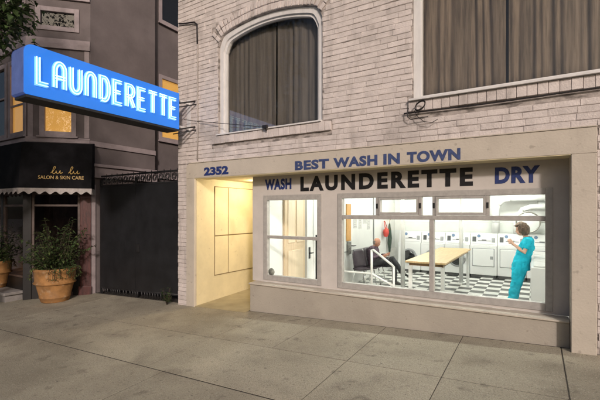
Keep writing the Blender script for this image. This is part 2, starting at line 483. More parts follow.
# stucco surround: band, left leg with a rounded shoulder, right pillar
mb = MB()
yf = -.018
mb.prism([(-5.40, yf, 2.76), (-5.45, yf, 2.745), (-5.472, yf, 2.70), (-5.472, yf, 2.492), (.542, yf, 2.492), (.542, yf, 2.76)], (0, .316, 0))
mb.box(-5.472, -5.266, yf, .04, -.1, 2.491, .006)
mb.box(.324, .542, yf, .298, .1, 2.491, .006)
sur = lb(mb.build('stucco_surround', stucco_m))
sur.modifiers.new('b', 'BEVEL').width = .012; sur.modifiers['b'].segments = 2; sur.modifiers['b'].limit_method = 'ANGLE'
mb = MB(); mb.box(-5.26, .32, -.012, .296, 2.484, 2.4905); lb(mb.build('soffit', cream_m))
# hairline ledge where the stucco meets the brick
mb = MB(); mb.box(-5.40, .545, -.03, .01, 2.762, 2.776, .004); lb(mb.build('drip_edge', stucco_m))
# recessed sign panel wall with two window openings
WZ0, WZ1 = .735, 2.16
mb = MB()
wall_pieces(mb, (-4.18, .30), (.60, .30), .702, 2.75, .14, [(-3.94 + 4.18, -2.83 + 4.18, WZ0, WZ1), (-2.55 + 4.18, .173 + 4.18, WZ0, WZ1)])
lb(mb.build('sign_panel', panel_m))
mb = MB(); mb.box(-4.10, .322, .125, .44, -.2, .664, .008); lb(mb.build('base_wall', base_m))
mb = MB(); mb.prism([(-4.115, .10, .668), (-4.115, .10, .690), (-4.115, .305, .701), (-4.115, .305, .668)], (4.435, 0, 0))
o = lb(mb.build('window_ledge', stucco_m)); o.modifiers.new('b', 'BEVEL').width = .006

# shop windows
def frame_bars(mb, bars, y0, y1, bev=.006):
    for (xa, xb, za, zb) in bars: mb.box(xa, xb, y0, y1, za, zb, bev)
mb = MB()
x0, x1 = -3.94, -2.83
frame_bars(mb, [(x0, x0 + .075, WZ0, WZ1), (x1 - .075, x1, WZ0, WZ1)], .285, .37)
frame_bars(mb, [(x0 + .075, x1 - .075, WZ0, WZ0 + .085), (x0 + .075, x1 - .075, WZ1 - .085, WZ1)], .286, .37)
frame_bars(mb, [(x0 + .075, x1 - .075, 1.435, 1.485)], .295, .36)
sw = lb(mb.build('shop_window', trim_m))
mb = MB(); mb.box(x0 + .07, x1 - .07, .328, .334, WZ0 + .08, WZ1 - .08); mb.build('pane', glass_m, sw)
mb = MB(); mb.lathe([(.062, 0), (.062, .004)], (XU(271.5, .322), .322, 1.88 - 59.5 * 1.233 * 5.32 / 387), 24, axis='y'); mb.build('round_sticker', mat('grey_sticker', (.33, .36, .31), .5, .3, 60), sw)
mb = MB()
x0, x1 = -2.55, .173
xm = -1.177
TZ0, TZ1 = 1.775, 1.835
frame_bars(mb, [(x0, x0 + .07, WZ0, WZ1), (x1 - .075, x1, WZ0, WZ1)], .285, .38)
frame_bars(mb, [(x0 + .07, x1 - .075, WZ0, WZ0 + .09), (x0 + .07, x1 - .075, WZ1 - .075, WZ1)], .286, .38)
frame_bars(mb, [(x0 + .07, x1 - .075, TZ0, TZ1)], .288, .375)
frame_bars(mb, [(xm - .03, xm + .03, WZ0 + .09, TZ0)], .29, .372)
v1, v2, v3, v4 = XU(378, .33), XU(421, .33), XU(434.5, .33), XU(488, .33)
frame_bars(mb, [(a - .02, a + .02, TZ1, WZ1 - .075) for a in (v1, v2, v3, v4)], .29, .372)
lw = lb(mb.build('shop_window', trim_m))
mb = MB(); mb.box(x0 + .065, x1 - .07, .332, .338, WZ0 + .085, TZ0 + .005); mb.build('pane', glass_m, lw)
for a, b in ((x0 + .065, v1 - .015), (v2 + .015, v3 - .015), (v4 + .015, x1 - .07)):
    mb = MB(); mb.box(a, b, .332, .338, TZ1 - .005, WZ1 - .07); mb.build('transom_pane', glass_m, lw)
for a, b in ((v1 + .022, v2 - .022), (v3 + .022, v4 - .022)):
    mb = MB(); zb, zt = TZ1 + .003, WZ1 - .078
    frame_bars(mb, [(a, a + .03, zb, zt), (b - .03, b, zb, zt), (a + .03, b - .03, zb, zb + .038), (a + .03, b - .03, zt - .03, zt)], .276, .36, .004)
    o = mb.build('vent_sash', trim_m, lw)
    mb = MB(); mb.box(a + .028, b - .028, .325, .331, zb + .034, zt - .028); mb.build('pane', glass_m, o)
for a in (v1, v2, v3, v4):
    mb = MB(); mb.box(a - .012, a + .012, .274, .292, 1.93, 2.0, .004); mb.build('window_catch', black_metal, lw)

# arched upstairs window
mb = MB()
N_ = 44
gx = [AX - AHW + .003 + (2 * AHW - .006) * i / N_ for i in range(N_ + 1)]
def outl(off, y):
    pts = [(AX - AHW + .003 + off, y, SILL + .002)]
    for i in range(N_ + 1):
        x = AX + (gx[i] - AX) * (AHW - .003 - off) / (AHW - .003)
        pts.append((x, y, arch(gx[i]) - .004 - off * 1.02))
    pts.append((AX + AHW - .003 - off, y, SILL + .002))
    return pts
mb.band(outl(0, .045), outl(.075, .045), (0, .12, 0))
mb.band(outl(.0752, .075), outl(.11, .075), (0, .07, 0))
mb.box(AX - AHW + .09, AX + AHW - .09, .095, .15, SILL + .002, SILL + .06, .005)
aw = lb(mb.build('arched_window', white_trim))
mb = MB(); P = outl(.105, .118); mb.prism(P, (0, .006, 0)); mb.build('pane', upglass_m, aw)
mb = MB(); mb.prism([(-4.70, -.06, SILL - .002), (-4.70, -.06, SILL + .018), (-4.70, .085, SILL + .042), (-4.70, .085, SILL - .002)], (2.04, 0, 0))
mb.build('sill', white_trim, aw)
# right upstairs window
mb = MB()
mb.box(RW0, RW0 + .10, .03, .14, RWB, RWT, .006); mb.box(RW1 - .1, RW1, .03, .14, RWB, RWT, .006)
mb.box(RW0 + .1, RW1 - .1, .03, .14, RWT - .1, RWT, .006); mb.box(RW0 + .1, RW1 - .1, .05, .14, RWB, RWB + .07, .006)
rw = lb(mb.build('wide_upper_window', white_trim))
mb = MB(); mb.box(RW0 + .095, RW1 - .095, .10, .106, RWB + .065, RWT - .095); mb.build('pane', upglass_m, rw)
mb = MB(); mb.prism([(RW0 - .03, -.075, RWB - .003), (RW0 - .03, -.075, RWB + .02), (RW0 - .03, .05, RWB + .05), (RW0 - .03, .05, RWB - .003)], (RW1 - RW0 + .06, 0, 0))
mb.build('sill', white_trim, rw)

# painted lettering
def lab(name, body, u0, u1, y, z0, z1, m, bold=.02, parent=LB, **k):
    xa, xb = XU(u0, y), XU(u1, y)
    o = text(name, body, (xa, y - .001, z0), (1, 0, 0), (0, 0, 1), xb - xa, z1 - z0, m, None, bold, .003, **k)
    return lb(o)
lab('number_lettering', '2352', 204, 228.5, -.018, 2.522, 2.668, navy_m, .055)
for w_, ua, ub in (('BEST', 295, 329), ('WASH', 333.5, 377.5), ('IN', 383.5, 400), ('TOWN', 407, 460.5)): lab('slogan_lettering', w_, ua, ub, -.018, 2.510, 2.652, blue_m, .05, space=1.1)
lab('painted_lettering', 'WASH', 265, 291.5, .30, 2.25, 2.432, navy_m, .05, space=1.1)
lab('name_lettering', 'LAUNDERETTE', 300.5, 473, .30, 2.208, 2.445, black_m, .05, space=1.3)
lab('painted_lettering', 'DRY', 495, 540, .30, 2.225, 2.425, navy_m, .05, space=1.1)

# curtains behind the upstairs glass
def curtain(name, x0, x1, y, z0, z1, m, label, folds, seed, group='curtains behind the upstairs windows', topf=None, amp=.020):
    rnd = random.Random(seed); nx = int((x1 - x0) / .008); nz = 14; mb = MB(); vs = []; fs = []
    ph = [rnd.uniform(0, 6) for _ in range(4)]
    for k in range(nz + 1):
        for i in range(nx + 1):
            x = x0 + (x1 - x0) * i / nx; q = (x - x0) * folds
            fz = k / nz
            zt = topf(x) if topf else z1
            z = z0 + (zt - z0) * fz
            wq = q + 1.3 * mnoise.noise((q * .55, fz * .35, seed * 3.1)); am = .5 + .9 * abs(mnoise.noise((q * .8, seed, fz * .3))); d = amp * am * math.sin(wq * 6.28 + ph[0]) + .8 * amp * math.sin(wq * 2.3 + ph[2]) + .012 * mnoise.noise((x * 9, fz * 1.2, seed))
            vs.append((x, y + d, z))
    for k in range(nz):
        for i in range(nx):
            a = k * (nx + 1) + i; fs.append((a, a + 1, a + nx + 2, a + nx + 1))
    mb.add(vs, fs, True)
    o = mb.build(name, m); s = o.modifiers.new('t', 'SOLIDIFY'); s.thickness = .004
    return tag(o, label, 'curtain', group)
curtain('curtain', -4.66, -3.64, .235, SILL + .03, 5.02, curtain_g, 'grey brown curtain filling the left half of the arched window', 6, 3, amp=.009)
curtain('curtain', -3.60, -2.70, .23, SILL + .03, 5.02, curtain_g, 'grey brown curtain filling the right half of the arched window', 6, 5, amp=.015)
curtain('curtain', -1.3, -.30, .20, RWB + .03, 6.0, curtain_m, 'brown curtain at the left end of the wide upper right window, above the cable coil', 7, 8, amp=.016)
curtain('curtain', -.27, .72, .205, RWB + .03, 6.0, curtain_m, 'brown curtain in the wide upper right window, next right of the split', 9, 11, amp=.016)
curtain('curtain', .75, 2.55, .20, RWB + .03, 6.0, curtain_m, 'brown curtain cut by the right edge of the photo, above the pillar', 8, 14)

# ---------------------------------------------------------------- passage
mb = MB()
mb.box(-5.45, -5.266, .042, 4.3, -.1, 2.488); mb.box(-5.45, -5.266, .30, 4.3, 2.489, 2.60); mb.box(-5.266, -4.2, 4.2, 4.3, 0, 2.6)
lb(mb.build('passage_wall', cream_m))
mb = MB(); mb.box(-5.266, -4.1, .30, 4.2, 2.505, 2.6); lb(mb.build('passage_ceiling', cream_m))
mb = MB(); mb.box(-5.2655, -5.262, .49, 1.95, .655, 2.375); ht = lb(mb.build('wall_hatch', groove_m))
for (ya, yb) in ((.505, .868), (.89, 1.935)):
    for (za, zb) in ((.672, 1.408), (1.43, 2.36)):
        mb = MB(); mb.box(-5.2615, -5.252, ya, yb, za, zb, .004); mb.build('hatch_panel', cream_m, ht)
mb = MB()
F0_ = [(-5.266, -.02), (-4.10, -.02)]
vs = [(-5.266, -.01, gz(-5.266, 0) + .006), (-4.10, -.01, gz(-4.1, 0) + .006), (-4.10, .12, gz(-4.1, 0) + .012), (-5.266, .12, gz(-5.266, 0) + .012),
      (-4.10, 1.6, .245), (-5.266, 1.6, .232), (-4.10, 4.2, .30), (-5.266, 4.2, .30)]
vs += [(x, y, -.15) for (x, y, z) in vs]
fs = [(0, 1, 2, 3), (3, 2, 4, 5), (5, 4, 6, 7), (0, 1, 9, 8)]
mb.add(vs, fs); tag(mb.build('passage_floor', conc2_m), kind='structure')
lampm = emitter('warm_lamp', (1, .80, .50), 360)
pl = thing('ceiling_lamp', 'small warm dome lamp on the yellow passage ceiling behind the lintel', 'lamp', None, (-4.70, 1.15, 2.505))
mb = MB(); mb.lathe([(.085, -.0), (.085, -.02), (.07, -.03)], n=24); mb.build('base', steel_m, pl)
mb = MB(); mb.lathe([(.068, -.03), (.06, -.06), (.035, -.085), (0, -.092)], n=24); mb.build('bulb', lampm, pl)
# ================================================================ LAUNDRY ROOM
CEIL = 2.72
mb = MB()
mb.box(-4.2, -4.1, .445, 8.0, -.1, CEIL); mb.box(.75, .85, .445, 8.0, -.1, CEIL); mb.box(-4.2, .85, 8.0, 8.1, -.1, CEIL)
lb(mb.build('room_wall', white_wall))
mb = MB(); mb.box(-4.2, .85, .445, 8.1, CEIL + .003, CEIL + .1); tag(lb(mb.build('room_ceiling', white_wall)))
mb = MB(); mb.box(-4.098, .748, .445, 7.998, -.1, 0); tag(mb.build('floor', tile_m), kind='structure')
# raised entry landing with a step down
land_m = mat('grey_landing_paint', (.45, .45, .43), .5, .1, 6)
mb = MB(); mb.box(-4.097, -2.85, .447, 2.62, .001, .28, .008); mb.box(-2.849, -2.52, .447, 2.62, .001, .14, .008)
tag(mb.build('entry_steps', land_m), 'low grey landing with one step inside the shop behind the left of the big window', 'steps')
mb = MB(); mb.box(-3.7, .745, 7.66, 7.997, .002, 1.57, .01); lb(mb.build('pipe_casing', mat('pale_casing_paint', (.66, .68, .65), .5, .03)))
mb = MB(); mb.tube([(-4.085, 5.92, .9), (-4.085, 5.92, CEIL)], .016, 8); mb.box(-4.099, -4.088, 3.3, 5.9, .855, .885, .003)
lb(mb.build('wall_conduit', mat('grey_conduit', (.4, .4, .4), .5)))

# fluorescent fittings
tube_m = emitter('fluorescent_tube', (1.0, 1.0, .90), 92)
def ceiling_light(x, y, lbl):
    t = thing('ceiling_light', lbl, 'ceiling light', 'fluorescent lights on the shop ceiling', (x, y, CEIL))
    mb = MB(); mb.box(-.62, .62, -.10, .10, -.045, -.001, .008); mb.build('housing', white_enamel, t)
    mb = MB(); mb.tube([(-.58, .05, -.07), (.58, .05, -.07)], .02, 10); mb.tube([(-.58, -.05, -.07), (.58, -.05, -.07)], .02, 10); mb.build('tube', tube_m, t)
    return t
for i, (x, y, w) in enumerate([(-3.0, 1.7, 'above the entry landing'), (-.7, 1.7, 'above the right end of the shop window'), (-3.0, 4.4, 'above the seated reader'), (-.7, 4.4, 'above the standing person in teal'), (-3.0, 6.6, 'above the round-door washers'), (-.7, 6.6, 'above the square-door dryers')]):
    ceiling_light(x, y, 'twin tube fluorescent light on the ceiling ' + w)

# front-loading washers and dryers along the back wall
edges = [-3.75, -3.04, -2.33, -1.63, -.92, -.21, .50]
YF = 7.2
grey_k = mat('grey_plinth', (.10, .10, .10), .6)
rub_m = mat('grey_door_ring', (.30, .31, .32), .35, .1)
def machine(i, kind, lbl):
    x0, x1 = edges[i] + .006, edges[i + 1] - .006; w = x1 - x0
    t = thing('washing_machine' if kind == 'w' else 'dryer', lbl, 'washing machine' if kind == 'w' else 'dryer', 'front loading washers in the back row' if kind == 'w' else 'square door dryers in the back row', ((x0 + x1) / 2, YF, 0))
    h = w / 2
    mb = MB(); mb.box(-h, h, 0, .44, .075, .90, .012); mb.box(-h, h, .01, .44, .902, .915, .004); mb.build('cabinet', white_enamel, t)
    mb = MB(); mb.box(-h + .02, h - .02, .03, .43, 0, .073); mb.build('plinth', grey_k, t)
    mb = MB(); mb.prism([(-h, .09, .917), (-h, .15, 1.25), (-h, .17, 1.265), (-h, .42, 1.265), (-h, .42, .917)], (w, 0, 0)); mb.build('console', white_enamel, t)
    sl = (1.25 - .917); n = Vector((0, -sl, .06)).normalized(); up = Vector((0, .06, sl)).normalized()
    def on(a, b, off): return Vector((a, .09, .917)) + up * b + n * off
    def plate(mbx, a0, a1, b0, b1, d=.006): mbx.prism([on(a0, b0, .001), on(a1, b0, .001), on(a1, b1, .001), on(a0, b1, .001)], n * d)
    mb = MB(); plate(mb, -h + .05, -h + .15, .10, .25); plate(mb, -h + .2, h - .16, .125, .14, .004); plate(mb, -h + .3, -h + .42, .145, .165, .004); plate(mb, -h + .05, h - .05, .03, .034, .003)
    mb.build('control_panel', ctrl_m, t)
    mb = MB(); p = on(-h + .22, .27, .002)
    mb.add([p + (Vector((1, 0, 0)) * math.cos(a) + up * math.sin(a)) * .045 + n * o for o in (0, .008) for a in [2 * PI * k / 20 for k in range(20)]],
           [tuple(range(20, 40))] + [(k, (k + 1) % 20, 20 + (k + 1) % 20, 20 + k) for k in range(20)])
    mb.build('badge', badge_m, t)
    mb = MB(); plate(mb, h - .14, h - .05, .09, .22); mb.build('coin_slot', rub_m, t)
    if kind == 'w':
        mb = MB(); mb.lathe([(.235, 0), (.235, .02), (.215, .035), (.19, .03)], (0, 0, .50), 36, axis='y'); d = mb.build('door', rub_m, t)
        for v in d.data.vertices: v.co.y = -abs(v.co.y)
        mb = MB(); mb.lathe([(.192, .026), (.15, .045), (.08, .055), (0, .058)], (0, 0, .50), 36, axis='y'); g = mb.build('door_glass', dark_glass, d)
        for v in g.data.vertices: v.co.y = -abs(v.co.y)
        mb = MB(); mb.box(.205, .245, -.05, -.02, .45, .55, .008); mb.build('door_handle', steel_m, d)
    else:
        mb = MB(); mb.box(-.29, .29, -.002, .002, .315, .835); mb.build('door_gap', rub_m, t)
        mb = MB(); mb.box(-.275, .275, -.028, .01, .33, .82, .02); d = mb.build('door', white_enamel, t)
        mb = MB(); mb.box(.18, .255, -.036, -.029, .53, .62, .006); mb.build('door_handle', rub_m, d)
    return t
machine(0, 'w', 'white front loading washer with round black door, leftmost of its row')
machine(1, 'w', 'white front loading washer with round black door, hidden mostly behind the table')
machine(2, 'w', 'white front loading washer with round black door, next to the square-door dryers')
machine(3, 'd', 'white dryer with square door, right of the last round-door washer')
machine(4, 'd', 'white dryer with square door, partly behind the person in teal')
machine(5, 'd', 'white dryer with square door in the far right corner behind the person in teal')

# top loaders along the right wall
def top_loader(y, lbl):
    t = thing('top_loading_washer', lbl, 'washing machine', 'top loading washers along the right wall', (.33, y, 0))
    mb = MB(); mb.box(-.40, .40, -.335, .335, .06, .93, .02); mb.build('cabinet', white_enamel, t)
    mb = MB(); mb.box(-.37, .38, -.31, .31, 0, .058); mb.build('plinth', grey_k, t)
    mb = MB(); mb.box(-.36, .16, -.29, .29, .932, .958, .012); mb.build('lid', white_enamel, t)
    mb = MB(); mb.prism([(.2, -.335, .932), (.26, -.335, 1.10), (.4, -.335, 1.10), (.4, -.335, .932)], (0, .67, 0)); p = mb.build('console', white_enamel, t)
    mb = MB(); mb.lathe([(.04, 0), (.035, -.03)], (.215, .15, 1.02), 16, axis='x'); mb.build('dial', rub_m, p)
for y, l in ((3.1, 'white top loading washer along the right wall, nearest the shop window'), (3.79, 'white top loading washer the person in teal leans against'), (4.48, 'white top loading washer just beyond the person in teal'), (5.17, 'white top loading washer along the right wall, farthest from the shop window')):
    top_loader(y, l)

# folding table
tx0, tx1, ty0, ty1, tz = -2.13, -1.39, 2.36, 5.62, .95
t = thing('folding_table', 'long tan topped folding table on white legs in front of the washers', 'table', None, ((tx0 + tx1) / 2, (ty0 + ty1) / 2, 0))
ox, oy = (tx0 + tx1) / 2, (ty0 + ty1) / 2
mb = MB(); mb.box(tx0 - ox, tx1 - ox, ty0 - oy, ty1 - oy, tz - .035, tz, .006); mb.build('table_top', table_m, t)
mb = MB(); mb.box(tx0 - ox + .06, tx1 - ox - .06, ty0 - oy + .08, ty1 - oy - .08, tz - .09, tz - .036); mb.build('apron', mat('brown_apron', (.25, .15, .07), .6), t)
for sx, sy in ((tx0 + .08, ty0 + .1), (tx1 - .06, ty0 + .06), (tx0 + .08, ty1 - .1), (tx1 - .06, ty1 - .1)):
    mb = MB(); mb.box(sx - ox - .032, sx - ox + .032, sy - oy - .032, sy - oy + .032, 0, tz - .091, .006); mb.build('leg', white_pipe, t)
# two roof posts
for (x, y, l) in ((-2.80, 4.5, 'white steel post from floor to ceiling just right of the seated reader'), (-1.68, 5.98, 'white steel post from floor to ceiling at the far end of the table')):
    t = thing('steel_post', l, 'post', 'white posts in the shop', (x, y, 0))
    mb = MB(); mb.tube([(0, 0, .012), (0, 0, CEIL)], .052, 16); mb.build('shaft', white_pipe, t)
    mb = MB(); mb.box(-.09, .09, -.09, .09, .001, .014, .003); mb.build('base_plate', white_pipe, t)
# handrail by the entry landing
t = thing('handrail', 'white pipe handrail sloping down beside the seated reader', 'handrail', None, (-2.83, 2.45, .28))
L_ = lambda *ps: [(x + 2.83, y - 2.45, z - .28) for x, y, z in ps]
mb = MB(); mb.tube(L_((-2.83, 2.45, 1.10), (-2.80, 2.45, 1.118), (-2.41, 2.45, .835), (-2.375, 2.45, .80)), .022, 10); mb.build('top_rail', white_pipe, t)
mb = MB(); mb.tube(L_((-4.08, 2.45, .63), (-2.83, 2.45, .63), (-2.39, 2.45, .43)), .02, 10); mb.build('lower_rail', white_pipe, t)
mb = MB(); mb.tube(L_((-2.83, 2.45, .281), (-2.83, 2.45, 1.11)), .023, 10); mb.build('post', white_pipe, t)
mb = MB(); mb.tube(L_((-2.375, 2.45, .002), (-2.375, 2.45, .81)), .023, 10); mb.build('post', white_pipe, t)

# doors and things on the left partition
t = thing('wooden_door', 'honey coloured panelled wooden door seen through the narrow left window', 'door', None, (-4.095, 1.12, .28))
mb = MB(); mb.box(0, .04, 0, .75, 0, 2.0, .004)
mb.build('door_leaf', wood_m, t)
for (ya, yb, za, zb) in ((.1, .65, .15, .85), (.1, .34, 1.0, 1.85), (.41, .65, 1.0, 1.85)):
    mb = MB(); mb.box(.041, .052, ya, yb, za, zb, .008); mb.build('door_panel', mat('pale_honey_wood', (.72, .59, .43), .45, .06, 4, stretch=(6, 6, .6)), t)
t = thing('white_door', 'white door with dark lever handle beside the honey wooden door', 'door', None, (-4.095, 1.92, .28))
mb = MB(); mb.box(0, .06, 0, .06, 0, 2.06, .004); mb.box(0, .06, .30, .36, 0, 2.06, .004); mb.build('door_frame', white_enamel, t)
mb = MB(); mb.box(0, .035, .062, .298, 0, 2.05, .004); lf = mb.build('door_leaf', white_wall, t)
mb = MB(); mb.box(.036, .05, .10, .16, .62, .86, .004); mb.tube([(.05, .13, .74), (.09, .13, .74), (.09, .22, .74)], .012, 8); mb.build('handle', black_metal, lf)
t = thing('leaflet_rack', 'narrow black rack of leaflets on the wall behind the narrow left window', 'rack', None, (-4.095, 2.36, .40))
mb = MB(); mb.box(0, .05, 0, .24, 0, .98, .004)
for k in range(4): mb.box(.051, .10, .005, .235, .04 + k * .24, .05 + k * .24)
mb.build('frame', black_metal, t)
for k in range(4):
    mb = MB(); mb.box(.055, .075, .03 + .02 * (k % 2), .20, .052 + k * .24, .17 + k * .24 + .02 * (k % 3)); mb.build('leaflet', [paper_m, green_m, paper_m, badge_m][k], t)
t = thing('wooden_noticeboard', 'tall honey wood board on the white wall at the big window left edge', 'board', None, (-4.095, 3.98, 1.14))
mb = MB(); mb.box(0, .03, 0, .25, 0, .95, .005); mb.build('board', mat('orange_wood', (.62, .33, .10), .5, .2, 6, stretch=(5, 5, .6)), t)
mb = MB(); mb.box(.031, .045, .02, .23, -.34, -.02, .003); mb.build('leaflet_pocket', mat('grey_pocket', (.25, .24, .22), .6, .4, 30), t)
mb = MB(); mb.tube([(0, .33, -.14), (.07, .33, -.14), (.07, .47, -.14)], .013, 8); mb.build('lever', black_metal, t)
for k, (y, z, w, h, l) in enumerate([(4.45, 1.45, .22, .30, 'white notice sheet nearest the wooden board'), (4.80, 1.42, .20, .28, 'white notice sheet second from the wooden board'), (5.12, 1.55, .28, .20, 'wide white notice sheet above the seated reader'), (5.45, 1.38, .20, .28, 'white notice sheet nearest the red bag')]):
    mb = MB(); mb.box(-4.097, -4.092, y, y + w, z, z + h); o = tag(mb.build('notice', paper_m), l, 'notice', 'notices on the left wall')
    mb = MB()
    for q in range(5): mb.box(-4.0915, -4.0905, y + .03, y + w * (.9 - .15 * ((q * 7) % 3)), z + h * (.15 + .16 * q), z + h * (.18 + .16 * q))
    mb.build('print_lines', mat('grey_print', (.35, .35, .38), .8), o)
t = thing('red_bag', 'red cloth bag hanging on the wall behind the newspaper reader', 'bag', None, (-3.98, 6.72, 1.24))
mb = MB(); mb.ball((0, 0, 0), (.08, .13, .15), 18, 12, .25, 3); mb.build('pouch', red_m, t)
mb = MB(); mb.tube([(0, -.1, .15), (-.05, -.04, .36), (-.06, .04, .36), (0, .1, .15)], .012, 6); mb.build('strap', red_m, t)
t = thing('umbrella', 'folded dark green umbrella hanging beside the red bag', 'umbrella', None, (-4.0, 7.12, 1.0))
mb = MB(); mb.lathe([(.012, .52), (.03, .46), (.05, .3), (.065, .05), (.06, -.1), (.03, -.4), (.008, -.48)], (0, 0, 0), 18, wob=.15); mb.build('canopy', green_m, t)
mb = MB(); mb.tube([(0, 0, .5), (0, 0, .60), (0, .03, .66), (0, .07, .66), (0, .09, .62)], .011, 8); mb.build('handle', wood_m, t)
t = thing('round_mirror', 'round metal rimmed mirror on the back wall above the person in teal', 'mirror', None, (-.17, 7.25, 1.60))
mb = MB(); mb.tube([(0, .0, 0), (0, .40, .02)], .015, 8); mb.build('wall_bracket', black_metal, t)
mb = MB(); mb.tube([(.28 * math.cos(a), -.02, .28 * math.sin(a)) for a in [2 * PI * k / 40 for k in range(40)]], .02, 8, closed=True); mb.build('rim', mat('dull_rim_metal', (.35, .34, .31), .35, metal=.8), t)
mb = MB(); mb.add([(.27 * math.cos(a), -.012, .27 * math.sin(a)) for a in [2 * PI * k / 40 for k in range(40)]] + [(0, -.035, 0)], [(k, (k + 1) % 40, 40) for k in range(40)], True); mb.build('mirror_face', mat('mirror_silver', (.86, .87, .86), .45, .01, metal=.6), t)
def duct(path, r, lbl):
    t = thing('ventilation_duct', lbl, 'duct', 'white ducts at the back', path[0]); o = Vector(path[0])
    P = [Vector(p) - o for p in path]
    mb = MB(); mb.tube(P, r, 16); mb.build('pipe', white_pipe, t)
    mb = MB()
    for i in range(1, len(P) - 1, 2):
        d = (P[i + 1] - P[i - 1]).normalized(); mb.tube([P[i] - d * .015, P[i] + d * .015], r + .008, 16)
    mb.build('collar', mat('duct_collar', (.62, .62, .6), .4), t)
duct([(-.98, 7.5, 1.27), (-.98, 7.5, 1.6), (-.98, 7.5, 1.95), (-.93, 7.5, 2.12), (-.8, 7.5, 2.24), (-.6, 7.5, 2.28), (-.2, 7.5, 2.28), (.35, 7.5, 2.28)], .10, 'fat white duct rising from the dryers and bending right')
duct([(-.45, 7.42, 1.27), (-.45, 7.42, 1.5), (-.42, 7.42, 1.72), (-.3, 7.42, 1.94), (-.1, 7.42, 2.02), (.4, 7.42, 2.02)], .075, 'thinner white duct bending right below the fat one')
mb = MB(); mb.box(.05, .55, 7.6, 7.655, 2.0, 2.3, .01); o = mb.build('wall_vent', mat('vent_grey', (.45, .46, .42), .6)); tag(o, 'grey wall vent high on the back wall at the right', 'vent')
mb = MB()
for k in range(7): mb.box(.07, .53, 7.585, 7.602, 2.025 + k * .038, 2.045 + k * .038)
mb.build('slats', white_enamel, o)

# chairs
def chair(x, y, rz, lbl):
    t = thing('chair', lbl, 'chair', 'dark waiting chairs', (x, y, 0), rz)
    mb = MB(); A = []; 
    prof = [(.24, .47), (.2, .455), (.05, .43), (-.12, .425), (-.18, .45)]
    mb.band([(px, -.22, pz) for px, pz in prof], [(px, -.22, pz + .03) for px, pz in prof], (0, .44, 0)); mb.build('seat', chair_m, t)
    mb = MB(); vs = []; fs = []; nx, nz = 12, 8
    for s_ in (0, 1):
        for k in range(nz + 1):
            for i in range(nx + 1):
                u_ = -1 + 2 * i / nx; f = k / nz
                w = .235 * math.sqrt(max(.05, 1 - max(0, (f - .6) / .4) ** 2 * .55))
                vs.append((-.2 - .09 * f + .09 * u_ * u_ - .025 * s_, u_ * w, .46 + .46 * f))
    o_ = (nx + 1) * (nz + 1)
    for k in range(nz):
        for i in range(nx):
            a = k * (nx + 1) + i
            fs.append((a, a + 1, a + nx + 2, a + nx + 1)); fs.append((o_ + a, o_ + a + nx + 1, o_ + a + nx + 2, o_ + a + 1))
    for i in range(nx):
        fs.append((i, o_ + i, o_ + i + 1, i + 1)); a = nz * (nx + 1) + i; fs.append((a, a + 1, o_ + a + 1, o_ + a))
    for k in range(nz):
        a = k * (nx + 1); fs.append((a, a + nx + 1, o_ + a + nx + 1, o_ + a)); a += nx; fs.append((a, o_ + a, o_ + a + nx + 1, a + nx + 1))
    mb.add(vs, fs, True); mb.build('backrest', chair_m, t)
    for sx in (-1, 1):
        for sy in (-1, 1):
            mb = MB(); mb.tube([(sx * .16, sy * .18, .43), (sx * .22, sy * .22, .001)], .012, 8); mb.build('leg', chrome_m, t)
    return t
chair(-3.62, 4.75, .05, 'dark plum chair the reader sits on')
chair(-3.66, 4.12, -.30, 'empty dark plum chair behind the handrail, left of the reader')

# ================================================================ PEOPLE
def loft(mb, rings, n=20, cap=True):
    """rings: (centre, half axis a, half axis b) as vectors"""
    vs = []; fs = []
    for c_, a, b in rings:
        c_, a, b = Vector(c_), Vector(a), Vector(b)
        for j in range(n):
            q = 2 * PI * j / n; vs.append(c_ + a * math.cos(q) + b * math.sin(q))
    for i in range(len(rings) - 1):
        for j in range(n): fs.append((i * n + j, i * n + (j + 1) % n, (i + 1) * n + (j + 1) % n, (i + 1) * n + j))
    fs.append(tuple(range(n - 1, -1, -1))); fs.append(tuple((len(rings) - 1) * n + j for j in range(n)))
    mb.add(vs, fs, True)
def head(mb, c_, fwd, up, k=1.0):
    f = Vector(fwd).normalized(); u = Vector(up); u = (u - f * u.dot(f)).normalized(); s_ = u.cross(f)
    n, m = 36, 28; vs = []; fs = []
    for i in range(m + 1):
        th = PI * i / m
        for j in range(n):
            ph = 2 * PI * j / n
            F_, S_, U_ = math.sin(th) * math.cos(ph), math.sin(th) * math.sin(ph), math.cos(th)
            x, y, z = F_ * .098, S_ * .077, U_ * .118
            if U_ < 0: y *= 1 - .30 * (-U_); x = x * (1 - .12 * (-U_)) + .018 * (-U_)
            g = lambda a, b, ww: math.exp(-((a) ** 2 + (b) ** 2) / ww)
            if F_ > 0:
                x += .026 * g(S_ * 2.2, (U_ + .18) * 1.7, .09) + .010 * g(S_, (U_ + .82) * 1.5, .10)
                x -= .012 * (g(S_ - .42, U_ - .06, .035) + g(S_ + .42, U_ - .06, .035))
                x += .007 * g(S_ * .6, (U_ + .55) * 3, .10) - .005 * g(S_ * .7, (U_ + .50) * 7, .06)
            x -= .0 ; 
            if F_ < 0 and U_ > -.3: x *= 1.06
            # ears
            y += math.copysign(.016, S_) * g(F_ * 2.0, (U_ + .12) * 1.4, .05) if abs(S_) > .8 else 0
            vs.append(Vector(c_) + (f * x + s_ * y + u * z) * k)
    for i in range(m):
        for j in range(n): fs.append((i * n + j, (i + 1) * n + j, (i + 1) * n + (j + 1) % n, i * n + (j + 1) % n))
    mb.add(vs, fs, True)
    return f, s_, u
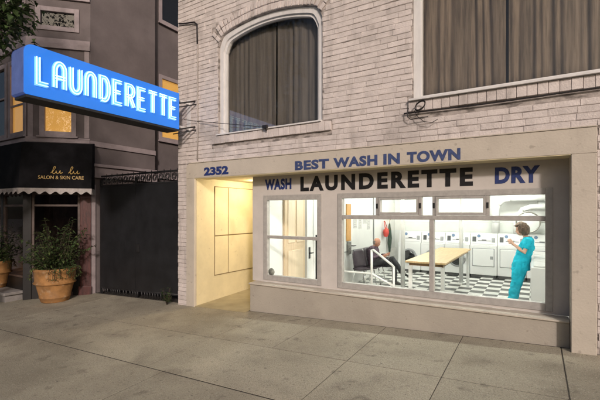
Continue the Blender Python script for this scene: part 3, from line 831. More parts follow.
def face_parts(t, c_, f, s_, u, k=1.0, brow=None):
    c_ = Vector(c_)
    for e in (-1, 1):
        mb = MB(); mb.ball(c_ + (f * .078 + s_ * .032 * e + u * .008) * k, .011 * k, 12, 8); mb.build('eye', mat('eye', (.08, .06, .05), .2), t)
        mb = MB(); mb.tube([c_ + (f * .088 + s_ * .018 * e + u * .030) * k, c_ + (f * .086 + s_ * .034 * e + u * .036) * k, c_ + (f * .074 + s_ * .050 * e + u * .030) * k], .004, 6); mb.build('eyebrow', brow or hair_m, t)
    mb = MB(); mb.tube([c_ + (f * .084 + s_ * .024 - u * .060) * k, c_ + (f * .096 - u * .058) * k, c_ + (f * .084 - s_ * .024 - u * .060) * k], .005, 6); mb.build('mouth', mat('lips', (.45, .16, .14), .5), t)
def hand(mb, wrist, d, palm_n, k=1.0, curl=.9, thumb=1):
    """wrist point, direction to the fingertips, palm normal (side the fingers close to), thumb side +1/-1"""
    w = Vector(wrist); d = Vector(d).normalized(); n = Vector(palm_n); n = (n - d * n.dot(d)).normalized(); s_ = d.cross(n) * thumb
    loft(mb, [(w, s_ * .026 * k, n * .019 * k), (w + d * .03 * k, s_ * .036 * k, n * .016 * k), (w + d * .085 * k, s_ * .041 * k, n * .014 * k), (w + d * .098 * k, s_ * .036 * k, n * .010 * k)], 14)
    for i, (off, ln) in enumerate(((.030, .066), (.010, .075), (-.010, .070), (-.030, .054))):
        p = w + d * .088 * k + s_ * off * k; pts = [p]; a = 0
        for q, seg in enumerate((.45, .30, .25)):
            a += curl * (.35, .55, .5)[q] + i * .04
            p = p + (d * math.cos(a) + n * math.sin(a)) * ln * seg * k; pts.append(p)
        mb.tube(pts, [.0092 * k, .0085 * k, .0078 * k, .006 * k], 8)
    p = w + d * .03 * k + s_ * .028 * k
    mb.tube([p, p + (s_ * .026 + d * .022 + n * .012) * k, p + (s_ * .034 + d * .050 + n * .028) * k, p + (s_ * .026 + d * .072 + n * .038) * k], [.0125 * k, .0105 * k, .0095 * k, .007 * k], 8)
V3 = Vector
# ---- standing person in teal scrubs, facing -x, leaning back
P1 = thing('person', 'standing person in teal scrubs with brown hair, hands raised near the face', 'person', None, (-.36, 4.2, 0))
def q(x, y, z): return V3((x + .36, y, z))
mb = MB()
hc = q(-.245, 0, 1.515)
f, s_, u = head(mb, hc, (-1, -.12, -.22), (0, 0, 1), 1.0)
loft(mb, [(q(-.13, 0, 1.30), (.06, 0, 0), (0, .075, 0)), (q(-.165, 0, 1.38), (.052, 0, 0), (0, .054, 0)), (q(-.21, 0, 1.46), (.05, 0, 0), (0, .05, 0))])
loft(mb, [(q(-.245, 0, .80), (.11, 0, 0), (0, .16, 0)), (q(-.20, 0, 1.0), (.095, 0, 0), (0, .135, 0)), (q(-.15, 0, 1.2), (.11, 0, 0), (0, .16, 0)), (q(-.12, 0, 1.32), (.075, 0, 0), (0, .15, 0))])
for sy in (-1, 1):
    hx = -.25
    mb.tube([q(hx, sy * .085, .84), q(hx - .035, sy * .09, .64), q(hx - .075, sy * .095, .45), q(hx - .115, sy * .10, .26), q(hx - .15, sy * .10, .06)], [.088, .078, .056, .054, .036], 14)
arms = {-1: [q(-.12, -.175, 1.315), q(-.19, -.215, 1.06), q(-.385, -.12, 1.225)], 1: [q(-.12, .175, 1.315), q(-.21, .205, 1.07), q(-.41, .07, 1.21)]}
for sy, (a, b, c_) in arms.items():
    mb.tube([a, a.lerp(b, .5), b, b.lerp(c_, .35), c_], [.05, .046, .038, .036, .025], 12)
    dr = (V3((-.12, .0, .12)) if sy < 0 else V3((-.08, -.03, .13)))
    hand(mb, c_, dr, (.1, -sy * .9, -.2) if sy < 0 else (.2, -.9, 0), .95, .8, 1 if sy < 0 else -1)
body = remeshed(mb.build('body', skin_m, P1), .0075, 2)
face_parts(P1, hc, f, s_, u)
mb = MB()   # scrub top with short sleeves
loft(mb, [(q(-.262, 0, .69), (.168, 0, 0), (0, .21, 0)), (q(-.255, 0, .80), (.160, 0, 0), (0, .20, 0)), (q(-.215, 0, .96), (.150, 0, 0), (0, .170, 0)), (q(-.17, 0, 1.12), (.155, 0, 0), (0, .180, 0)), (q(-.145, 0, 1.24), (.130, 0, 0), (0, .188, 0)), (q(-.125, 0, 1.33), (.092, 0, 0), (0, .170, 0)), (q(-.13, 0, 1.372), (.068, 0, 0), (0, .085, 0))], 28)
for sy, (a, b, c_) in arms.items():
    mb.tube([a + V3((.0, -sy * .05, .0)), a, a.lerp(b, .4), a.lerp(b, .68)], [.07, .075, .07, .074], 16)
remeshed(mb.build('scrub_top', teal_m, P1), .010, 2, (.022, 9))
mb = MB()
for sy in (-1, 1):
    hx = -.25
    mb.tube([q(hx, sy * .075, .88), q(hx - .01, sy * .085, .76), q(hx - .045, sy * .092, .58), q(hx - .078, sy * .097, .42), q(hx - .118, sy * .10, .24), q(hx - .15, sy * .10, .055)], [.135, .138, .120, .102, .096, .092], 18)
loft(mb, [(q(-.25, 0, .72), (.13, 0, 0), (0, .19, 0)), (q(-.245, 0, .9), (.12, 0, 0), (0, .165, 0))])
remeshed(mb.build('scrub_trousers', teal_m, P1), .010, 2, (.024, 10))
for sy in (-1, 1):
    mb = MB(); c0 = q(-.40, sy * .10, 0)
    loft(mb, [(c0 + V3((.095, 0, .035)), (0, .03, 0), (0, 0, .030)), (c0 + V3((.05, 0, .045)), (0, .04, 0), (0, 0, .044)), (c0 + V3((-.05, 0, .038)), (0, .044, 0), (0, 0, .037)), (c0 + V3((-.13, 0, .028)), (0, .036, 0), (0, 0, .027)), (c0 + V3((-.165, 0, .022)), (0, .018, 0), (0, 0, .017))], 16)
    mb.build('shoe', wshoe_m, P1)
# hair: a shell of overlapping locks round the head
mb = MB(); rnd = random.Random(4)
nn, mm = 40, 26; vs = []; keep = {}
for i in range(mm + 1):
    th = PI * .80 * i / mm
    for j in range(nn):
        ph = 2 * PI * j / nn
        F_, S_, U_ = math.sin(th) * math.cos(ph), math.sin(th) * math.sin(ph), math.cos(th)
        k = 1.17 + .10 * mnoise.noise(V3((F_ * 4, S_ * 4, U_ * 4))) + (.12 if F_ < 0 and U_ < .2 else 0)
        keep[i * nn + j] = not (F_ > .30 and U_ < .52 and abs(S_) < .72)
        vs.append(hc + (f * (F_ * .105 - .008) + s_ * S_ * .092 + u * (U_ * .124 + .010)) * k * 1.07)
fs = [(i * nn + j, (i + 1) * nn + j, (i + 1) * nn + (j + 1) % nn, i * nn + (j + 1) % nn) for i in range(mm) for j in range(nn)]
fs = [x for x in fs if all(keep[y] for y in x)]
mb.add(vs, fs, True)
hair = mb.build('hair', hair_m, P1)
hair.modifiers.new('s', 'SOLIDIFY').thickness = .02; evaluated(hair)
mb = MB()
for k in range(220):
    th = rnd.uniform(.1, 2.2); ph = rnd.uniform(0, 6.283)
    F_, S_, U_ = math.sin(th) * math.cos(ph), math.sin(th) * math.sin(ph), math.cos(th)
    if F_ > .25 and U_ < .6: continue
    p = hc + (f * (F_ * .125 - .01) + s_ * S_ * .110 + u * (U_ * .142 + .01)); d = V3((F_ * .0, 0, -1)) * .05
    o1 = V3((rnd.uniform(-.02, .02), rnd.uniform(-.02, .02), -.012)); o2 = V3((rnd.uniform(-.025, .025), rnd.uniform(-.025, .025), -.045))
    mb.tube([p, p + o1, p + o2], [.011, .012, .004], 6)
mb.build('hair_locks', hair_m, hair)

# ---- seated reader, facing +x
P2 = thing('person', 'seated balding person in a dark shirt reading a newspaper behind the handrail', 'person', None, (-3.6, 4.75, 0))
def q(x, y, z): return V3((x + 3.6, y, z))
mb = MB()
hc = q(-3.555, -.01, 1.085)
f, s_, u = head(mb, hc, (1, -.25, -.35), (0, 0, 1), .98)
loft(mb, [(q(-3.66, 0, .90), (.07, 0, 0), (0, .08, 0)), (q(-3.63, 0, .97), (.052, 0, 0), (0, .054, 0)), (q(-3.585, 0, 1.04), (.05, 0, 0), (0, .05, 0))])
loft(mb, [(q(-3.62, 0, .50), (.13, 0, 0), (0, .17, 0)), (q(-3.67, 0, .7), (.125, 0, 0), (0, .16, 0)), (q(-3.68, 0, .86), (.11, 0, 0), (0, .17, 0)), (q(-3.66, 0, .94), (.07, 0, 0), (0, .15, 0))])
legs = {-1: [q(-3.60, -.09, .53), q(-3.36, -.08, .62), q(-3.12, -.05, .68), q(-3.02, .03, .50), q(-2.95, .10, .36)], 1: [q(-3.60, .09, .52), q(-3.36, .10, .52), q(-3.14, .11, .50), q(-3.12, .11, .27), q(-3.12, .11, .06)]}
for k_, P in legs.items(): mb.tube(P, [.08, .07, .055, .05, .036], 14)
arms = {-1: [q(-3.66, -.175, .925), q(-3.60, -.235, .70), q(-3.36, -.13, .74)], 1: [q(-3.66, .175, .925), q(-3.58, .23, .70), q(-3.34, .13, .76)]}
for sy, (a, b, c_) in arms.items():
    mb.tube([a, a.lerp(b, .5), b, b.lerp(c_, .35), c_], [.05, .046, .038, .036, .026], 12)
    hand(mb, c_, (.12, -sy * .02, .05), (.1, -sy * .9, .3), .98, .85, 1 if sy > 0 else -1)
remeshed(mb.build('body', skin_red, P2), .0075, 2)
face_parts(P2, hc, f, s_, u, .98, ghair_m)
mb = MB()
loft(mb, [(q(-3.62, 0, .49), (.155, 0, 0), (0, .19, 0)), (q(-3.65, 0, .60), (.165, 0, 0), (0, .19, 0)), (q(-3.675, 0, .74), (.150, 0, 0), (0, .185, 0)), (q(-3.685, 0, .87), (.125, 0, 0), (0, .19, 0)), (q(-3.665, 0, .955), (.09, 0, 0), (0, .16, 0)), (q(-3.645, 0, .985), (.065, 0, 0), (0, .08, 0))], 28)
for sy, (a, b, c_) in arms.items():
    mb.tube([a + V3((0, -sy * .05, 0)), a, a.lerp(b, .5), b, b.lerp(c_, .5), b.lerp(c_, .82)], [.07, .072, .06, .054, .047, .042], 16)
remeshed(mb.build('shirt', shirt_m, P2), .010, 2, (.018, 10))
mb = MB()
for k_, P in legs.items():
    mb.tube([P[0] + V3((-.05, 0, 0))] + P, [.10, .105, .092, .074, .066, .062], 16)
remeshed(mb.build('trousers', trouser_m, P2), .010, 3, (.008, 10))
for k_, (c0, d) in {1: (q(-3.12, .11, 0), V3((1, -.1, 0))), -1: (q(-2.95, .10, .28), V3((.8, .2, -.35)))}.items():
    d.normalize(); sd = V3((0, 0, 1)).cross(d).normalized(); up = d.cross(sd)
    mb = MB(); c0 = c0 + up * .04
    loft(mb, [(c0 - d * .07, sd * .03, up * .03), (c0 - d * .02 + up * .005, sd * .04, up * .044), (c0 + d * .08, sd * .044, up * .036), (c0 + d * .17 - up * .008, sd * .034, up * .026), (c0 + d * .20 - up * .012, sd * .016, up * .014)], 16)
    mb.build('shoe', shoe_m, P2)
mb = MB(); vs = []; nn, mm = 36, 20; keep = {}
for i in range(mm + 1):
    th = PI * (.42 + .26 * i / mm)
    for j in range(nn):
        ph = 2 * PI * j / nn
        F_, S_, U_ = math.sin(th) * math.cos(ph), math.sin(th) * math.sin(ph), math.cos(th)
        k = 1.06 + .05 * mnoise.noise(V3((F_ * 6, S_ * 6, U_ * 6)))
        keep[i * nn + j] = F_ < .15
        vs.append(hc + (f * F_ * .104 + s_ * S_ * .082 + u * U_ * .118) * k)
fs = [(i * nn + j, (i + 1) * nn + j, (i + 1) * nn + (j + 1) % nn, i * nn + (j + 1) % nn) for i in range(mm) for j in range(nn)]
mb.add(vs, [x for x in fs if all(keep[y] for y in x)], True)
o = mb.build('hair', ghair_m, P2); o.modifiers.new('s', 'SOLIDIFY').thickness = .012; evaluated(o)
# newspaper held by the reader
npp = thing('newspaper', 'open newspaper held up by the seated reader', 'newspaper', None, (-3.24, 4.74, .80))
for sg in (-1, 1):
    mb = MB(); A = []; B = []
    for k in range(7):
        t_ = k / 6; A.append((.03 + .05 * t_ * t_ - .02 * t_, sg * .20 * t_, -.12)); B.append((.11 + .05 * t_ * t_ - .02 * t_, sg * .20 * t_, .16))
    mb.band(A, B, (.004, 0, 0)); mb.build('sheet', paper_m, npp)
# ================================================================ SALON BUILDING
mauve_m = mat('mauve_grey_render', (.18, .154, .155), .8, .12, 1.5, .25, 40, spec=.2)
mauve_t = mat('mauve_trim_paint', (.37, .315, .325), .65, .1, 6, .1, 40, spec=.3)
awn_m = mat('black_awning_cloth', (.010, .010, .012), .85, .2, 6, .2, 90, spec=.15)
val_m = mat('pale_grey_scalloped_trim', (.46, .425, .41), .85, .12, 14)
maroon_m = mat('dark_maroon_wood', (.085, .022, .020), .5, .3, 8, .2, 40, stretch=(3, 3, .5))
gold_m = mat('gold_letter_paint', (.62, .42, .13), .4, .1, 20)
blackw_m = mat('black_shopfront_paint', (.014, .013, .013), .45, .2, 10)
lit_m = mat('lit_yellow_blind', (.6, .4, .12), .8, .08, 1.2, emit=(.95, .47, .11), estr=.70)
layer(lit_m, (.4, .22, .05), 2.5, .5, .7, .6)
salon_in = mat('dim_salon_interior', (.16, .10, .09), .9, .3, 3)
darkglass = glass('dark_shop_glass', (.8, .8, .8), 1.5)
SB = thing('salon_building', 'dark mauve building with angled bay, lit yellow windows and black salon awning', 'building', None, (-9.5, 1.5, 0))
SI = Matrix.Translation((9.5, -1.5, 0))
def sb(o): o.parent = SB; o.matrix_parent_inverse = SI; return o
A_, B_ = (-9.48, -.88), (-8.59, .01); CL = math.hypot(.89, .89)
ZB, ZU = 3.44, 9.2
mb = MB()
wins_f = [(2.55, 3.55, 3.62, 5.25), (3.74, 4.43, 3.62, 5.25), (2.6, 4.4, 6.4, 8.4)]
Mf = wall_pieces(mb, (-14, -.88), A_, ZB, ZU, .22, wins_f)
wins_c = [(.30, .92, 3.62, 5.15), (.22, .98, 5.95, 6.36)]
Mc = wall_pieces(mb, A_, B_, ZB, ZU, .22, wins_c)
Ms = wall_pieces(mb, B_, (-8.59, 1.75), -.3, ZU, .22, [])
wins_r = [(.42, 1.25, 3.93, 5.65), (.42, 1.35, 7.2, 8.6)]
Mr = wall_pieces(mb, (-8.9, 1.755), (-8.9, 9), -.3, ZU, .2, wins_r)
mb.prism([(-14, -.86, ZU + .003), (-9.47, -.86, ZU + .003), (-8.6, .0, ZU + .003), (-8.6, 1.74, ZU + .003), (-8.92, 1.74, ZU + .003), (-8.92, 9, ZU + .003), (-14, 9, ZU + .003)], (0, 0, .1))
sb(mb.build('wall', mauve_m))
mb = MB(); mb.box(-14.2, -14, -.88, 9.2, -.3, ZU); mb.box(-14, -8.9, 9.003, 9.2, -.3, ZU); sb(mb.build('rear_wall', mauve_m))
mb = MB()
def along(M, a0, a1, z0, z1, pr, mbx, back=0, bev=.006): mbx.box(a0, a1, -pr, back, z0, z1, bev, M=M)
for (z0, z1, pr) in ((3.37, 3.49, .05), (3.495, 3.53, .03), (5.50, 5.60, .05), (5.605, 5.72, .03), (6.60, 6.72, .05)):
    along(Mf, 0, 4.52 + pr * .41, z0, z1, pr, mb, -.001); along(Mc, -pr * .3, CL, z0, z1, pr, mb, -.001)
along(Ms, -.02, 1.74, 3.37, 3.49, .035, mb, -.001)
for a in (.02, CL - .12): along(Mc, a, a + .10, 3.535, 5.49, .02, mb, -.001)
sb(mb.build('trim_band', mauve_t))
mb = MB(); along(Ms, -.25, 1.74, 2.66, 2.90, .09, mb, -.001); along(Ms, -.28, 1.74, 2.905, 2.97, .14, mb, -.001)
along(Mr, 0, 6, 2.80, 2.92, .06, mb, -.001); sb(mb.build('side_cornice', mauve_t))
def swin(M, h, kind, sill=True, mullion=None):
    a0, a1, z0, z1 = h; mb = MB()
    e = .055
    for (xa, xb, za, zb) in ((a0 - e, a0 + .045, z0 - e, z1 + e), (a1 - .045, a1 + e, z0 - e, z1 + e), (a0 + .045, a1 - .045, z0 - e, z0 + .045), (a0 + .045, a1 - .045, z1 - .045, z1 + e)):
        mb.box(xa, xb, -.025, .06, za, zb, .006, M=M)
    if mullion: mb.box(a0 + .045, a1 - .045, -.01, .022, mullion, mullion + .04, .004, M=M)
    if sill: mb.box(a0 - .1, a1 + .1, -.07, -.026, z0 - e - .045, z0 - e - .002, .008, M=M)
    w = sb(mb.build('window', mauve_t))
    mb = MB(); mb.box(a0 + .04, a1 - .04, .025, .03, z0 + .04, z1 - .04, M=M); mb.build('pane', upglass_m, w)
    mb = MB(); mb.box(a0 + .046, a1 - .046, .04, .05, z0 + .046, z1 - .046, M=M); mb.build('blind', lit_m if kind == 'lit' else dark_m, w)
    return w
swin(Mf, wins_f[0], 'dark', mullion=4.5); swin(Mf, wins_f[1], 'lit', mullion=4.25); swin(Mf, wins_f[2], 'dark')
swin(Mc, wins_c[0], 'lit'); swin(Mc, wins_c[1], 'dark', sill=False); swin(Mr, wins_r[0], 'lit', mullion=4.7); swin(Mr, wins_r[1], 'dark')
# shopfront
mb = MB()
along(Mc, -.07, .09, -.1, 3.36, .03, mb, .12); along(Mc, .09, 1.04, 2.36, 3.36, .0, mb, .10); along(Mc, .09, 1.04, -.1, .42, .01, mb, .10)
along(Mf, 0, 4.43, 2.36, 3.36, .0, mb, .10); along(Mf, 0, 4.43, -.1, .42, .01, mb, .10)
for a in (1.6, 3.3): along(Mf, a, a + .1, .42, 2.36, .01, mb, .10)
sf = sb(mb.build('shopfront', blackw_m))
mb = MB(); along(Mc, 1.06, 1.285, -.1, 2.66, .055, mb, .12, .012); along(Mc, 1.03, 1.30, -.1, .22, .075, mb, -.056, .012)
sb(mb.build('corner_pilaster', maroon_m))
mb = MB(); along(Ms, -.02, .11, -.1, 2.5, .03, mb, -.001, .01); sb(mb.build('side_pilaster', mauve_t))
mb = MB()
for (M, a0, a1) in ((Mc, .09, 1.05), (Mf, 3.4, 4.43), (Mf, 1.7, 3.3)):
    for (xa, xb, za, zb) in ((a0, a0 + .05, .42, 2.36), (a1 - .05, a1, .42, 2.36), (a0 + .05, a1 - .05, .42, .47), (a0 + .05, a1 - .05, 2.26, 2.36), (a0 + .05, a1 - .05, 2.0, 2.05)):
        mb.box(xa, xb, .0, .07, za + .003, zb - .003, .005, M=M)
fr = mb.build('display_frame', mat('brown_display_frame', (.10, .07, .06), .5, .2, 8), sf)
mb = MB()
for (M, a0, a1) in ((Mc, .135, 1.005), (Mf, 3.445, 4.385), (Mf, 1.745, 3.255)): mb.box(a0, a1, .03, .036, .47, 2.27, M=M)
mb.build('display_glass', darkglass, sf)
mb = MB(); mb.box(-14, -8.95, 1.6, 1.65, -.1, 3.3); mb.box(-14, -8.83, -.5, 1.59, -.12, .1); mb.box(-14, -8.83, -.5, 1.59, 3.3, 3.35)
sb(mb.build('salon_interior', salon_in))
mb = MB()
mb.box(-9.9, -9.2, 1.55, 1.595, 1.0, 1.9, .01); 
dsp = sb(mb.build('wall_picture', mat('pink_picture', (.30, .12, .13), .6, .5, 5, col2=(.05, .04, .06))))
mb = MB()
for z in (.8, 1.15, 1.5): mb.box(-9.45, -8.98, .55, .8, z, z + .02)
shf = sb(mb.build('display_shelf', salon_in))
mb = MB(); rb = random.Random(3)
for z in (.82, 1.17, 1.52):
    for k in range(6):
        x = -9.4 + k * .075; h = rb.uniform(.1, .2); mb.lathe([(.022, 0), (.022, h * .7), (.010, h * .8), (.010, h)], (x, .64 + rb.uniform(-.04, .06), z + .002), 10)
mb.build('bottles', mat('pale_bottles', (.30, .22, .24), .3, .3, 12), shf)
mb = MB(); mb.box(-11.3, -9.58, -1.27, -.895, .10, .16, .01); mb.box(-11.2, -9.64, -1.22, -.895, -.2, .098); sb(mb.build('doorstep', mat('pale_step_stone', (.30, .28, .27), .7, .15, 6)))

# awning (a part of the salon): box shaped, canted corner, scalloped trim
R_, Lc = Vector((-8.13, -.235, 0)), Vector((-9.10, -1.205, 0))
out = [R_, Lc, Vector((-14, -1.205, 0))]; inn = [Vector((-8.50, .06, 0)), Vector((-9.48, -.90, 0)), Vector((-14, -.90, 0))]
top_ = [Vector((-8.20, -.17, 0)), Vector((-9.13, -1.13, 0)), Vector((-14, -1.13, 0))]
Zt, Ztt, Zbm = 3.42, 3.34, 2.385
mb = MB()
vs = [v + V3((0, 0, Zt)) for v in inn] + [v + V3((0, 0, Ztt)) for v in top_] + [v + V3((0, 0, Zbm)) for v in out] + [v + V3((0, 0, Zbm)) for v in inn]
fs = [(0, 3, 4, 1), (1, 4, 5, 2), (3, 6, 7, 4), (4, 7, 8, 5), (0, 9, 6, 3)]
mb.add(vs, fs)
aw_ = sb(mb.build('awning', awn_m)); s = aw_.modifiers.new('t', 'SOLIDIFY'); s.thickness = .008
mb = MB()
def scallop(p, qv, n):
    d = (qv - p); L = d.length; d.normalize(); nr = V3((d.y, -d.x, 0)); k = int(L / .012); A = []; B = []
    for i in range(k + 1):
        a = L * i / k; ph = a / L * n * 2 * PI
        o_ = nr * (.010 * math.sin(ph * 1.0 + 1)); P = p + d * a
        A.append(P + V3((0, 0, Zbm - .005)) + nr * .0); B.append(P + o_ + V3((0, 0, Zbm - .105 - .028 * math.cos(ph))))
    mb.band(A, B, V3((nr.x, nr.y, 0)) * .006)
scallop(Lc, R_, 7); scallop(V3((-14, -1.205, 0)), Lc, 24); scallop(R_, V3((-8.50, .06, 0)), 2)
mb.build('scalloped_trim', val_m, aw_)
cd = (R_ - Lc).normalized(); cup = (out[1] - top_[1]); 
cu_ = (V3((top_[1].x, top_[1].y, Ztt)) - V3((Lc.x, Lc.y, Zbm))); cu_ = (cu_ - cd * cu_.dot(cd)).normalized(); cn = cd.cross(cu_)
def aw_text(name, body, a, b, w, h, bold, shear=0, sp=1.0):
    o = text(name, body, V3((Lc.x, Lc.y, Zbm)) + cd * a + cu_ * b + cn * .010, cd, cu_, w, h, gold_m, aw_, bold, .003, shear, sp); return o
aw_text('awning_lettering', 'SALON & SKIN CARE', .36, .185, .86, .075, .005)
# hand-written "lu lu" as ribbon strokes
def script_l(x): return [(x, .02), (x + .05, .10), (x + .09, .20), (x + .085, .25), (x + .06, .22), (x + .04, .10), (x + .045, .015), (x + .075, .01), (x + .10, .06)]
def script_u(x): return [(x, .11), (x + .01, .04), (x + .03, .012), (x + .06, .04), (x + .085, .11), (x + .08, .04), (x + .095, .012), (x + .13, .05)]
def smooth_path(P, k=6):
    P = [V3((p[0], p[1], 0)) for p in P]; o_ = []
    for i in range(len(P) - 1):
        p0, p1, p2, p3 = P[max(i - 1, 0)], P[i], P[i + 1], P[min(i + 2, len(P) - 1)]
        for j in range(k):
            t = j / k; o_.append(.5 * ((2 * p1) + (p2 - p0) * t + (2 * p0 - 5 * p1 + 4 * p2 - p3) * t * t + (3 * p1 - p0 - 3 * p2 + p3) * t ** 3))
    return o_ + [P[-1]]
for x0 in (.59, .92):
    mb = MB()
    for P in (script_l(0), script_u(.105)):
        pts = [V3((Lc.x, Lc.y, Zbm)) + cd * (x0 + p.x * .95) + cu_ * (.30 + p.y * .62) + cn * .011 for p in smooth_path(P)]
        mb.tube(pts, [.0055 + .004 * abs(math.sin(i * .35)) for i in range(len(pts))], 6)
    mb.build('awning_script', gold_m, aw_)

# ================================================================ GATE
gm = mat('dark_gate_sheet', (.016, .017, .020), .55, .25, 3, .15, 20)
GX0, GX1, GY = -8.38, -5.725, .10
G = thing('metal_gate', 'tall dark sheet metal gate with scroll top between the salon and the white brick building', 'gate', None, ((GX0 + GX1) / 2, GY, .1))
GO = V3(((GX0 + GX1) / 2, GY, .1))
def g_(x, y, z): return (x - GO.x, y - GO.y, z - GO.z)
xm_ = (GX0 + GX1) / 2 - .05
for (xa, xb) in ((GX0 + .05, xm_ - .008), (xm_ + .008, GX1 - .05)):
    mb = MB(); mb.prism([g_(xa, .10, gz(xa, 0) + .13), g_(xb, .10, gz(xb, 0) + .13), g_(xb, .10, 2.44), g_(xa, .10, 2.44)], (0, .006, 0)); mb.build('gate_sheet', gm, G)
mb = MB()
for x in (GX0, xm_ - .03, GX1 - .045): mb.box(*[c for c in (g_(x, 0, 0)[0], g_(x + .045, 0, 0)[0])], .007, .05, gz(x, 0) - .1, 2.50)
for z in (2.445, 2.66): mb.box(g_(GX0 + .046, 0, 0)[0], g_(xm_ - .031, 0, 0)[0], .008, .045, z - GO.z, z + .035 - GO.z); mb.box(g_(xm_ + .016, 0, 0)[0], g_(GX1 - .046, 0, 0)[0], .008, .045, z - GO.z, z + .035 - GO.z)
mb.build('gate_frame', black_metal, G)
mb = MB(); x = GX0 + .14
while x < GX1 - .1:
    c0 = V3(g_(x, .125, 2.57)); pts = []
    for k in range(22):
        a = k / 21 * 4.2 * PI; r = .078 * (1 - k / 30); pts.append(c0 + V3((r * math.cos(a), 0, r * math.sin(a))))
    mb.tube(pts, .009, 6); mb.tube([c0 + V3((.09, 0, -.09)), c0 + V3((.09, 0, .15))], .009, 6); x += .19
mb.build('scrollwork', black_metal, G)
mb = MB(); x = GX0 + .1
while x < GX1 - .45:
    mb.tube([g_(x, .11, gz(x, 0) + .15), g_(x + .01, .11, gz(x, 0) + .02)], [.02, .007], 6); x += random.choice((.075, .095, .085, .13))
mb.tube([g_(GX0 + .06, .11, gz(GX0, 0) + .155), g_(GX1 - .06, .11, gz(GX1, 0) + .155)], .014, 6)
mb.build('spiked_bottom_bar', black_metal, G)
mb = MB(); mb.box(g_(xm_ + .05, 0, 0)[0], g_(xm_ + .13, 0, 0)[0], -.035, -.001, .95, 1.12, .006); mb.build('lock_plate', black_metal, G)

# ================================================================ PLANTS
leafm = mat('dark_green_leaf', (.06, .10, .034), .55, .25, 5, island=.5, spec=.3)
leaf2 = mat('olive_leaf', (.10, .135, .045), .55, .25, 5, island=.5, spec=.3)
stem_m = mat('brown_stem', (.07, .05, .035), .8, .2)
terra_m = mat('terracotta', (.40, .205, .075), .75, .2, 5, .35, 40, spec=.25)
layer(terra_m, (.20, .12, .065), 3, .50, .70, .7)
layer(terra_m, (.45, .36, .25), 7, .60, .72, .5)
soil_m = mat('potting_soil', (.03, .022, .016), .95, .3, 30, .5)
bark_m = mat('grey_brown_bark', (.085, .07, .055), .9, .3, 8, .6, 30, stretch=(2, 2, .5))
def leaf(mb, p, d, ln, w, rnd, droop=.25):
    d = V3(d).normalized(); s_ = d.cross(V3((rnd.uniform(-.4, .4), rnd.uniform(-.4, .4), 1))).normalized(); n = s_.cross(d)
    a = V3(p); b = a + d * ln * .45 + n * ln * .08; c0 = a + d * ln - n * ln * droop
    mb.add([a, b + s_ * w, c0, b - s_ * w, b - n * w * .35], [(0, 1, 4), (1, 2, 4), (4, 2, 3), (0, 4, 3)])
def potted(x, y, z, k, lbl, seed):
    rnd = random.Random(seed)
    t = thing('potted_plant', lbl, 'potted plant', 'terracotta pots in front of the salon', (x, y, z))
    mb = MB(); mb.lathe([(.0, .0), (.28, .0), (.30, .02), (.325, .10), (.335, .105), (.335, .13), (.33, .135), (.40, .40), (.405, .41), (.445, .42), (.455, .44), (.425, .47), (.44, .68), (.455, .70), (.455, .75), (.43, .765), (.40, .76), (.385, .62), (.0, .62)], n=40)
    o = mb.build('pot', terra_m, t); 
    mb = MB(); mb.lathe([(.386, .64), (.2, .68), (0, .69)], n=24); mb.build('soil', soil_m, t)
    ms = MB(); ml = MB(); ml2 = MB()
    for i in range(78):
        a = rnd.uniform(0, 6.283); r0 = rnd.uniform(.02, .30); h = rnd.uniform(.25, 1.42) * (1 - .25 * r0); sp = rnd.uniform(.12, .62)
        p0 = V3((r0 * math.cos(a), r0 * math.sin(a), .66)); pts = [p0]
        for q_ in range(1, 7):
            f_ = q_ / 6; pts.append(p0 + V3((math.cos(a) * sp * f_ ** 1.4, math.sin(a) * sp * f_ ** 1.4, h * (f_ - .25 * f_ * f_ * sp * 1.6))))
        ms.tube(pts, [.006, .006, .005, .005, .004, .003, .002], 5)
        for q_ in range(1, 7):
            for w_ in range(5):
                b = rnd.uniform(0, 6.283); d = V3((math.cos(b), math.sin(b), rnd.uniform(-.35, .7)))
                leaf(rnd.choice((ml, ml, ml2)), pts[q_].lerp(pts[q_ - 1], rnd.random()), d, rnd.uniform(.07, .16), rnd.uniform(.016, .030), rnd, .3)
    for i in range(34):                                  # trailing over the rim
        a = rnd.uniform(0, 6.283); pts = [V3((math.cos(a) * r_, math.sin(a) * r_, z_)) for r_, z_ in ((.3, .68), (.42, .80), (.50, .72), (.52, .55))]
        ms.tube(pts, .004, 5)
        for q_ in range(1, 4):
            for w_ in range(4):
                b = rnd.uniform(0, 6.283); leaf(ml2, pts[q_].lerp(pts[q_ - 1], rnd.random()), (math.cos(b), math.sin(b), -.3), rnd.uniform(.05, .11), .014, rnd)
    ms.build('stems', stem_m, t); ml.build('foliage', leafm, t); ml2.build('foliage', leaf2, t)
    t.scale = (k * .94, k * .94, k)
    return t
potted(-8.63, -.72, gz(-8.63, -.72) + .003, .92, 'leafy plant in a big terracotta pot beside the maroon corner post', 5)
potted(-10.55, -1.08, .162, .8, 'leafy plant in a terracotta pot at the left edge of the photo', 9)
wd = thing('weed', 'small weed growing at the foot of the brick wall beside the gate', 'plant', None, (-5.90, -.10, gz(-5.9, -.1)))
ml = MB(); ms = MB(); rnd = random.Random(2)
for i in range(16):
    a = rnd.uniform(0, 6.283); h = rnd.uniform(.12, .34); p1 = V3((math.cos(a) * .1, math.sin(a) * .07, h)); ms.tube([(0, 0, 0), p1 * .6, p1], .003, 5)
    for q_ in range(7):
        b = rnd.uniform(0, 6.283); leaf(ml, p1 * rnd.uniform(.3, 1), (math.cos(b), math.sin(b), .3), .06, .014, rnd)
ml.build('foliage', leafm, wd); ms.build('stems', stem_m, wd)
